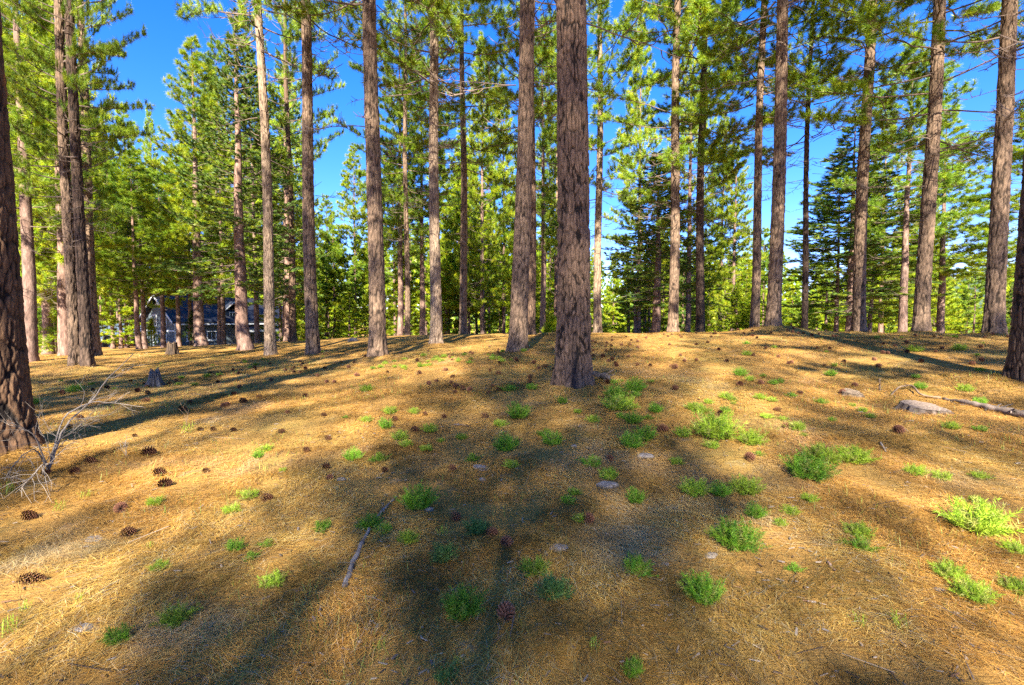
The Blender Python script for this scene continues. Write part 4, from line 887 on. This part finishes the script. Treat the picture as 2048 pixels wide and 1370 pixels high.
CN = [(66, 1152, 58, 3, 'long dark brown cone lying in the sunny needles at the frame edge', .25), (60, 1031, 34, 1, 'brown cone near the frame edge, above the long cone', .2), (242, 1018, 27, 2, 'upper one of two sunlit cones near the pale sunk stone', 2.2),
 (258, 1067, 32, 0, 'lower one of two sunlit cones near the pale sunk stone', .4), (320, 946, 28, 0, 'bright reddish cone at the edge of the slope shade', .1), (331, 965, 32, 1, 'flattened cone just below the bright reddish one', 0),
 (299, 903, 34, 1, 'large dark cone in the shade by the slope edge', 0), (535, 995, 30, 1, 'reddish sunlit cone where the broad shade begins', .2), (412, 942, 16, 0, 'single small red cone in open sunny needles', 0), (183, 922, 26, 1, 'upper of the three cones beside the brush pile', .2),
 (150, 943, 22, 0, 'middle of the three cones beside the brush pile', 0), (93, 945, 20, 0, 'cone closest to the brush pile twigs', 0), (653, 935, 20, 2, 'dark cone at the shade edge above another one', 0), (661, 956, 19, 0, 'dark cone at the shade edge beside the small white stone', 1),
 (770, 940, 16, 0, 'small brown cone in the shade past the flat stone', 0), (905, 938, 20, 2, 'round reddish-brown cone in the shade past the flat pale stone', .2), (912, 1035, 26, 2, 'round brown cone above the paired cones', .2), (984, 1066, 30, 0, 'almost black cone of the pair by the blue-green plant', .3),
 (1014, 1086, 30, 2, 'brown cone of the pair by the blue-green plant', .6), (1178, 1040, 28, 2, 'dark cone tucked behind the small sunlit sprig', .2), (1012, 1226, 50, 0, 'big dark cone beside the bushy green plant near the bottom', 1.45), (1220, 919, 20, 2, 'reddish cone in the middle shade beyond the flat stone', .2),
 (1500, 915, 24, 2, 'round sunlit cone alone on the orange needles past the middle', .1), (1655, 902, 28, 0, 'reddish cone between two bright green plants', .3), (1798, 861, 24, 2, 'dark cone in the shade below the cut stump', 0), (830, 860, 18, 2, 'dark cone just inside the broad shade edge', 0),
 (888, 833, 13, 0, 'small cone inside the shade past the lone plant', 0), (970, 831, 22, 1, 'dark elongated cone in the shade before the charred pine', 0), (850, 828, 12, 2, 'small reddish cone on the sunny side of the shade edge', 0), (1035, 884, 15, 2, 'cone touching the round green plant in the shade', .2),
 (1325, 856, 30, 1, 'dark cone among the green patch beyond the middle', 0), (790, 838, 16, 0, 'pale brown cone beside a sunlit sprig', 0), (613, 901, 17, 0, 'reddish cone alone in the bright sunny slope', 0), (563, 862, 18, 1, 'brown cone in the bright sun far from the shade', .2),
 (656, 876, 16, 0, 'brown cone in the sun above the shade edge', 0), (648, 829, 14, 1, 'small cone beside a pale plant on the sunny slope', 0), (427, 859, 14, 0, 'first of the small cones in a row by the slope shade', 0), (467, 860, 14, 0, 'second of the small cones in a row by the slope shade', 0),
 (400, 858, 12, 0, 'third of the small cones in a row by the slope shade', 0), (366, 817, 20, 1, 'black cone in the slope shade under the splintered stump', 0), (487, 801, 20, 1, 'dark elongated cone in the long slope shadow', 0), (270, 872, 12, 0, 'dark upright cone in the slope shade', 0),
 (1350, 776, 17, 0, 'bright red cone on the sunlit needles beyond the charred pine', 0), (1350, 734, 15, 2, 'large reddish cone farther up the sunlit needles', 0), (1522, 766, 14, 2, 'red cone at the near edge of the wide far shade', 0), (1710, 770, 14, 0, 'reddish cone beside the green sprig near the rotting stump', 0), (1945, 726, 15, 1, 'dark cone before the dark trunk at the frame edge', 0),
 (1757, 731, 15, 1, 'black cone in the wide shade before the leaning thick pine', 0), (925, 777, 14, 2, 'largest of the dark cones clustered at the shade edge', 0), (985, 772, 11, 0, 'dark cone beside a small plant past the cluster', 0), (978, 786, 11, 2, 'dark cone below the small plant past the cluster', 0), (910, 784, 11, 0, 'dark cone of the cluster nearest the sun', 0)]
for (px, py, w, k, lab, rz) in CN:
    p, d = on_ground(px, py + w * .25); base_w = (.105, .12, .1, .165)[k]
    place_cone(p, w * .84 * d / F / base_w, k, lab, 'pine cones on the needles', rz + math.radians(0))
AREAS = [(-3.6, 3.2, 8.2, 15, 46, 'small cone scattered on the sunlit slope before the grey dappled pines'), (1.6, 9, 8.8, 17, 72, 'small cone scattered on the needles between the charred pine and the crest'), (8, 15, 8.5, 14, 34, 'small dark cone scattered in the wide far shade'),
         (-9, -3.6, 8, 14, 38, 'small cone scattered over the streaked lower slope'), (-1.6, .9, 7.0, 9.5, 14, 'small dark cone scattered near the leaning pine'), (-6, -2.5, 5, 8, 10, 'small cone scattered over the open sunny slope'), (1, 5, 4.6, 8, 8, 'small cone scattered among the plants past the middle')]
for (x0, x1, y0, y1, n, lab) in AREAS:
    for i in range(n):
        x = rc.uniform(x0, x1); y = rc.uniform(y0, y1); place_cone((x, y, gz(x, y)), rc.uniform(.65, .98), rc.choice([0, 1, 2, 2]), lab, lab.replace('small ', '').replace('cone ', 'cones '))

# ------------------------------------------------------------------ feathery green plants
def plant_mesh(seed, n, R, h, cols, grass=False):
    rng = np.random.default_rng(seed); V, C = [], []
    cols = np.array(cols)
    for i in range(n):
        az = rng.random() * 6.283; el = rng.uniform(.45, 1.5); L = R * rng.uniform(.6, 1.0); r0 = R * .45 * math.sqrt(rng.random()); a0 = rng.random() * 6.283
        b = np.array([r0 * math.cos(a0), r0 * math.sin(a0), 0]); k = 9; s = np.linspace(0, 1, k)[:, None]
        d = np.array([math.cos(az) * math.cos(el), math.sin(az) * math.cos(el), math.sin(el) * h]); pts = b + d * L * s - np.array([0, 0, .35 * L * (1 - math.sin(el))]) * s ** 2 * .5
        c = cols[rng.integers(len(cols))] * (.75 + .5 * rng.random())
        if grass:
            sd = np.cross(d, [0, 0, 1.0]); sd /= np.linalg.norm(sd) + 1e-6; sd *= .004
            for j in range(0, k - 2, 2):
                V += [pts[j] - sd, pts[j] + sd, pts[j + 2]]; C += [c, c, c * 1.1]
            continue
        for j in range(1, k):
            ll = R * .30 * (1 - .5 * j / k)
            for q in range(6):
                dd = d * .7 + rng.normal(size=3) * .55; dd /= np.linalg.norm(dd); sd = np.cross(dd, rng.normal(size=3)); sd *= R * .010 / (np.linalg.norm(sd) + 1e-6)
                V += [pts[j] - sd, pts[j] + sd, pts[j] + dd * ll]; cc = c * (.8 + .4 * rng.random()); C += [cc, cc, cc * 1.15]
    V = np.array(V); V[:, 2] = np.maximum(V[:, 2], .0)
    return mesh('leaves', V, np.arange(len(V)).reshape(-1, 3), M_plant, np.array(C))
GREEN = [(.11, .26, .018), (.15, .31, .02), (.09, .22, .018), (.19, .34, .025), (.22, .25, .05)]; YGREEN = [(.23, .34, .025), (.27, .37, .03), (.18, .30, .025), (.29, .30, .07)]; BGREEN = [(.08, .17, .04), (.10, .20, .05), (.13, .21, .05)]
PL = [plant_mesh(1, 110, .16, 1.0, GREEN), plant_mesh(2, 100, .16, .95, YGREEN), plant_mesh(3, 90, .16, 1.1, GREEN), plant_mesh(4, 60, .16, .95, BGREEN), plant_mesh(5, 52, .16, .8, YGREEN), plant_mesh(6, 26, .16, 1.1, YGREEN, True), plant_mesh(7, 46, .16, .8, GREEN)]
M_stem = simple('plant_stem', (.14, .13, .05), .8, .3, 20)
def stem_mesh():
    rng = np.random.default_rng(9); TV, TQ, n = [], [], 0
    for i in range(7):
        a = rng.random() * 6.28; P = np.array([[0, 0, -.02], [.02 * math.cos(a), .02 * math.sin(a), .04], [.06 * math.cos(a), .06 * math.sin(a), .09]]); v, q = tube_arr(P, [.003, .0025, .0015], 4); TV.append(v); TQ.append(q + n); n += len(v)
    return mesh('stem', np.concatenate(TV), np.concatenate(TQ), M_stem)
ST = stem_mesh(); rp = random.Random(11)
def plant(px, py, w, k, label, group='green plants among the needles', p=None):
    if p is None: p, d = on_ground(px, py + w * .28)
    else: d = p[1]
    s = w * d / F / .265
    root = bpy.data.objects.new('grass_tuft' if k == 5 else 'green_plant', None); COL.objects.link(root); root.location = p; root.rotation_euler = (0, 0, rp.uniform(0, 6.28)); root.scale = (s, s, s * rp.uniform(.8, 1.1))
    tag(root, label, 'grass tuft' if k == 5 else 'plant', group)
    obj('leaves', PL[k], root)
    if k != 5: obj('stem', ST, root)
PLN = [(925, 1205, 92, 0, 'bushy bright green plant beside the big dark cone near the bottom'), (1112, 1172, 80, 3, 'loose blue-green plant near the bottom, right of the big dark cone'), (1405, 1175, 88, 0, 'bushy green plant near the bottom in the shade, farthest to the side'), (1472, 1068, 96, 0, 'wide round dark green plant beside the bluish stone'),
 (1955, 1030, 112, 1, 'largest bright yellow-green plant in full sun'), (1615, 930, 92, 0, 'tall plant half in sun casting its own shade'), (1640, 905, 60, 1, 'sunlit top plant behind the half-shaded tall one'), (1705, 903, 72, 1, 'bright lacy plant beside the reddish cone'), (1430, 850, 90, 1, 'broad green plant past the middle with a taller sprig behind'), (1500, 872, 56, 1, 'light green plant next to the broad green one'),
 (1240, 800, 70, 1, 'sunlit green plant near the charred pine'), (1290, 865, 60, 2, 'green plant in the shade behind the widest flat stone'), (1262, 880, 56, 2, 'dark green plant joining the shaded one'), (1010, 885, 56, 2, 'round green plant alone in the shade with a cone beside it'), (838, 998, 74, 2, 'spreading green plant by the upper end of the gnarled stick'), (740, 1045, 50, 2, 'dark green plant touching the gnarled stick'),
 (645, 1048, 46, 6, 'faint green plant left of the gnarled stick'), (952, 1050, 56, 3, 'blue-green plant beside the almost black cone'), (890, 1105, 60, 3, 'pale blue-green plant below the blue-green one'), (1160, 1035, 34, 4, 'small sunlit sprig in a fleck of light'), (470, 1090, 44, 2, 'green plant at the edge of the sunny needles'), (320, 1130, 38, 1, 'bright small plant alone in the lower sunny needles'),
 (345, 1228, 84, 4, 'spreading plant near the bottom of the sunny needles'), (236, 1272, 58, 2, 'round bright plant nearest to the bottom in the sunny part'), (1388, 975, 58, 1, 'sunlit left one of the three plants in a row past the flat stone'), (1440, 978, 50, 2, 'middle one of the three plants in a row past the flat stone'), (1490, 968, 64, 1, 'last one of the three plants in a row past the flat stone'), (1510, 1022, 48, 2, 'flat green plant below the three in a row'), (1270, 992, 46, 2, 'dim green plant right below the widest flat stone'),
 (1218, 945, 36, 2, 'small dim plant under the reddish cone'), (1185, 918, 52, 6, 'thin green plant in the middle shade'), (1105, 872, 60, 6, 'sparse green patch in the shade before the charred pine'), (1124, 800, 26, 2, 'small round plant right before the charred pine'), (1035, 820, 58, 2, 'green patch in the shade left of the charred pine'), (1018, 772, 36, 6, 'small plant before the foot of the leaning pine'), (1062, 770, 30, 6, 'small plant between leaning pine and charred pine'),
 (770, 848, 34, 2, 'green plant where the shade edge crosses the sunny slope'), (782, 818, 34, 4, 'pale lacy plant just above the shade edge'), (733, 775, 28, 1, 'bright small plant high on the sunny slope'), (735, 835, 30, 4, 'pale plant beside small cones on the sunny slope'), (706, 910, 38, 2, 'green plant just inside the shade edge'), (760, 912, 38, 6, 'dim plant inside the shade beyond the edge'), (812, 885, 28, 1, 'sunlit sprig in a notch of the shade edge'),
 (530, 895, 34, 4, 'pale plant in the middle of the sunny slope'), (515, 910, 24, 2, 'small green sprig below the pale plant on the sunny slope'), (535, 1083, 34, 6, 'low plant at the start of the bottom shade'), (1590, 848, 44, 4, 'pale green tuft of leaves alone in the sun past the middle'), (1533, 828, 28, 4, 'small pale plant before the wide far shade'), (1900, 1140, 60, 1, 'upper end of the strip of green sprigs in the sun'), (1950, 1180, 74, 1, 'lower end of the strip of green sprigs in the sun'), (2030, 1092, 48, 1, 'bright plant at the frame edge above the strip'), (2035, 1170, 60, 1, 'bright plant at the frame edge beside the strip'),
 (1268, 1338, 50, 2, 'green plant at the very bottom edge in the shade'), (895, 1345, 56, 3, 'leafy plant at the very bottom edge below the bushy one'), (1830, 940, 40, 1, 'small bright plant in the sun below the cut stump'), (1582, 1020, 36, 1, 'small green plant below the half-shaded tall one'), (1560, 1045, 26, 1, 'tiny sprig below the small green plant'), (830, 820, 26, 4, 'tiny pale sprig on the sunny slope near the shade'), (1480, 744, 28, 2, 'plant at the near edge of the wide far shade'), (1662, 745, 24, 2, 'green plant inside the wide far shade'),
 (1560, 760, 22, 6, 'dim plant inside the wide far shade near the red cone'), (1840, 772, 24, 2, 'dark green plant behind the pale curved limb'), (1932, 776, 28, 1, 'bright plant beside the dark trunk at the frame edge'), (1960, 802, 30, 2, 'green plant lying over the fallen log'), (150, 776, 30, 1, 'bright plant on the lower slope below the twin pines'), (500, 985, 44, 4, 'thin yellowish plant in the sunny needles above the red cone'), (310, 1000, 38, 4, 'yellowish plant in the sunny needles below the paired red cones'),
 (1400, 815, 40, 4, 'pale sprig behind the broad green plant'), (1265, 835, 40, 2, 'green plant behind the shaded pair'), (1310, 815, 34, 2, 'small green plant right of the sunlit one near the charred pine'), (1830, 695, 30, 1, 'bright plant on the crest before the leaning thick pine'), (1920, 693, 26, 1, 'bright plant on the crest before the sky gap'), (65, 800, 30, 1, 'bright plant at the foot of the orange-barked trunk'), (1270, 772, 44, 2, 'shadowed plant beside the foot of the charred pine'), (1230, 785, 50, 2, 'dark plant close beside the charred pine')]
for a in PLN: plant(*a)
GT = [(376, 852, 44, 'grass tuft at the sunny edge of the slope shade'), (172, 985, 40, 'grass tuft in the shadow line near the brush pile'), (15, 975, 44, 'green blades at the frame edge under the brush pile'), (120, 1010, 40, 'thin grass near the upper frame-edge cone'), (300, 1090, 30, 'few thin blades in the sunny needles near the pale stone'), (20, 1250, 60, 'tall blades at the frame edge near the bottom'), (50, 1215, 40, 'blades beside the tall ones at the frame edge'), (160, 1195, 36, 'pair of blades near the flat pinkish stone'),
      (885, 1060, 40, 'upright blade beside the round brown cone'), (760, 1290, 44, 'thin blades near the bottom in the shade'), (915, 1320, 36, 'upright blades at the bottom in the light patch'), (1190, 1290, 44, 'bluish blade near the bottom in the shade'), (1720, 1240, 50, 'grass in the bottom shade right of the light'), (1800, 1240, 60, 'darker grass clump farther out in the bottom shade'), (480, 985, 30, 'blades on the sunny slope below the pale plant')]
for (px, py, w, lab) in GT: plant(px, py, w, 5, lab, 'grass tufts')
CLUST = [(-2.2, 2.6, 2.6, 6.2, 34, 'tiny green sprig coming up through the shaded middle ground'), (1.5, 5, 2.6, 6.5, 26, 'tiny green sprig coming up through the sunny needles past the middle'), (-3.2, .4, 10.2, 12.6, 40, 'low light green sprig in the patch before the grey dappled pine'), (-11, -6, 9, 17, 26, 'low green sprig on the streaked lower slope'), (1.4, 4, 6, 7.6, 12, 'low green sprig in the patch past the charred pine'), (4, 12, 7, 13, 16, 'low green sprig in the wide far shade')]
for (x0, x1, y0, y1, n, lab) in CLUST:
    for i in range(n):
        x = rp.uniform(x0, x1); y = rp.uniform(y0, y1); w = rp.uniform(.08, .2); plant(0, 0, w * F / y, rp.choice([1, 4, 4, 6]), lab, lab.replace('sprig', 'sprigs'), np.array([x, y, gz(x, y)]))

# ------------------------------------------------------------------ needle litter and thin grass
def litter():
    rng = np.random.default_rng(77); PX, PY = [], []
    def sample(y0, y1, dens):
        A = 1.1 * (y1 ** 2 - y0 ** 2); n = int(A * dens); y = np.sqrt(y0 ** 2 + (y1 ** 2 - y0 ** 2) * rng.random(n)); x = (rng.random(n) * 2 - 1) * (1.1 * y + .25); return x, y
    for a in ((1.5, 3.2, 7200), (3.2, 5, 4500), (5, 8, 1700), (8, 13, 620), (13, 22, 220)):
        x, y = sample(*a); PX.append(x); PY.append(y)
    x = np.concatenate(PX); y = np.concatenate(PY)
    bare = smooth(.53, .64, fbm(x * 1.7 + 11, y * 1.7, 123, 4)); kp = rng.random(len(x)) > .82 * bare; x = x[kp]; y = y[kp]; n = len(x)
    z = ground_z(x, y)
    ang = fbm(x * .9, y * .9, 31, 2) * 9 + rng.normal(size=n) * .75 + (rng.random(n) < .25) * rng.random(n) * 6.28
    L = rng.uniform(.07, .185, n) * np.interp(y, [0, 6, 20], [1, 1.1, 1.6]); w = np.interp(y, [1.5, 4, 8, 14, 20], [.0018, .0029, .006, .012, .018]) * rng.uniform(.7, 1.3, n)
    dx, dy = np.cos(ang), np.sin(ang); tilt = rng.normal(size=n) * .07; h0 = rng.random(n) ** 2 * .022 + .004
    p0 = np.stack([x - dx * L / 2, y - dy * L / 2, z + h0], 1); p1 = np.stack([x + dx * L / 2, y + dy * L / 2, z + h0 + tilt * L], 1)
    bend = rng.normal(size=n) * .10 * L
    mid = np.stack([x - dy * bend, y + dx * bend, z + h0 + tilt * L * .5 + np.abs(rng.normal(size=n)) * .006], 1); sd = np.stack([-dy * w / 2, dx * w / 2, 0 * w], 1)
    # keep the ends on or above the ground
    p0[:, 2] = np.maximum(p0[:, 2], ground_z(p0[:, 0], p0[:, 1]) + .002); p1[:, 2] = np.maximum(p1[:, 2], ground_z(p1[:, 0], p1[:, 1]) + .002)
    V = np.stack([p0, mid - sd, p1, mid + sd], 1).reshape(-1, 3)
    pal = np.array([(.50, .30, .075), (.44, .24, .052), (.58, .40, .13), (.32, .17, .045), (.19, .10, .04), (.48, .36, .18), (.38, .32, .23)])
    wts = np.array([.26, .24, .16, .13, .08, .08, .05]); c = pal[rng.choice(len(pal), n, p=wts)] * (.6 + .75 * rng.random((n, 1)))
    patch = smooth(.5, .68, fbm(x * 1.3, y * 1.3, 55, 3))[:, None]; c = c * (1 - .45 * patch) + np.array((.40, .32, .24)) * .45 * patch
    drift = (.48 + .92 * smooth(.28, .66, fbm(x * 2.3 + 3, y * 2.3, 66, 4)))[:, None]; warm = smooth(.35, .6, fbm(x * .7, y * .7 + 9, 71, 3))[:, None]
    c = c * drift * (np.array((1.06, .93, .78)) * (1 - warm) + np.array((1.0, 1.06, 1.0)) * warm)
    C = np.repeat(c, 4, 0); o = obj('needle_litter', mesh('needle_litter', V, np.arange(len(V)).reshape(-1, 4), M_litter, C)); tag(o, 'dry orange pine needles strewn over the forest floor', 'needles', kind='stuff')
    # thin green blades
    n = 26000; y = 1.6 + 18 * rng.random(n) ** 1.3; x = (rng.random(n) * 2 - 1) * 1.1 * y
    keep = fbm(x * .8 + 7, y * .8, 91, 3) + .12 * rng.random(n) > .58; x = x[keep]; y = y[keep]; n = len(x); z = ground_z(x, y)
    az = rng.random(n) * 6.283; L = rng.uniform(.03, .09, n); el = rng.uniform(.2, 1.3, n); w = np.interp(y, [1.5, 6, 20], [.0025, .005, .013])
    tip = np.stack([x + np.cos(az) * np.cos(el) * L, y + np.sin(az) * np.cos(el) * L, z + np.sin(el) * L + .01], 1); b = np.stack([x, y, z], 1); sd = np.stack([-np.sin(az) * w / 2, np.cos(az) * w / 2, 0 * w], 1)
    V = np.stack([b - sd, b + sd, tip], 1).reshape(-1, 3); c = np.array([(.22, .30, .04), (.15, .26, .04), (.34, .36, .07)])[rng.integers(0, 3, n)] * (.7 + .6 * rng.random((n, 1)))
    o = obj('thin_grass', mesh('thin_grass', V, np.arange(len(V)).reshape(-1, 3), M_plant, np.repeat(c, 3, 0))); tag(o, 'thin green blades coming up through the needles', 'grass', kind='stuff')
litter()
def debris():
    rng = np.random.default_rng(12); V, Q, C, n = [], [], [], 0
    for i in range(2600):
        y = 1.7 + 12 * rng.random() ** 1.6; x = (rng.random() * 2 - 1) * 1.1 * y; z = gz(x, y); a = rng.random() * 6.28; L = rng.uniform(.010, .05); w = rng.uniform(.002, .006)
        if rng.random() < .05: L = rng.uniform(.12, .34); w = rng.uniform(.0015, .0035)
        z += 0; h = w * rng.uniform(.3, .9)
        d = np.array([math.cos(a), math.sin(a), rng.normal() * .12]); sd = np.array([-d[1], d[0], 0]) * w; u = np.array([0, 0, h]); o = np.array([x, y, z + .012]); k = rng.uniform(.4, 1)
        V += [o - sd, o + sd, o + d * L + sd * k, o + d * L - sd * k, o - sd * .7 + u, o + sd * .7 + u, o + d * L + sd * k * .7 + u, o + d * L - sd * k * .7 + u]
        Q += [(n, n + 1, n + 2, n + 3), (n + 4, n + 7, n + 6, n + 5), (n, n + 4, n + 5, n + 1), (n + 1, n + 5, n + 6, n + 2), (n + 2, n + 6, n + 7, n + 3), (n + 3, n + 7, n + 4, n)]; n += 8
        c = np.array([(.28, .24, .21), (.17, .13, .105), (.08, .055, .042), (.34, .27, .2), (.22, .12, .07)])[rng.integers(5)] * rng.uniform(.7, 1.2); C += [c] * 8
    o = obj('bark_debris', mesh('bark_debris', np.array(V), np.array(Q), M_wood, np.array(C))); tag(o, 'tiny chips of bark and twig strewn among the needles', 'debris', kind='stuff')
debris()
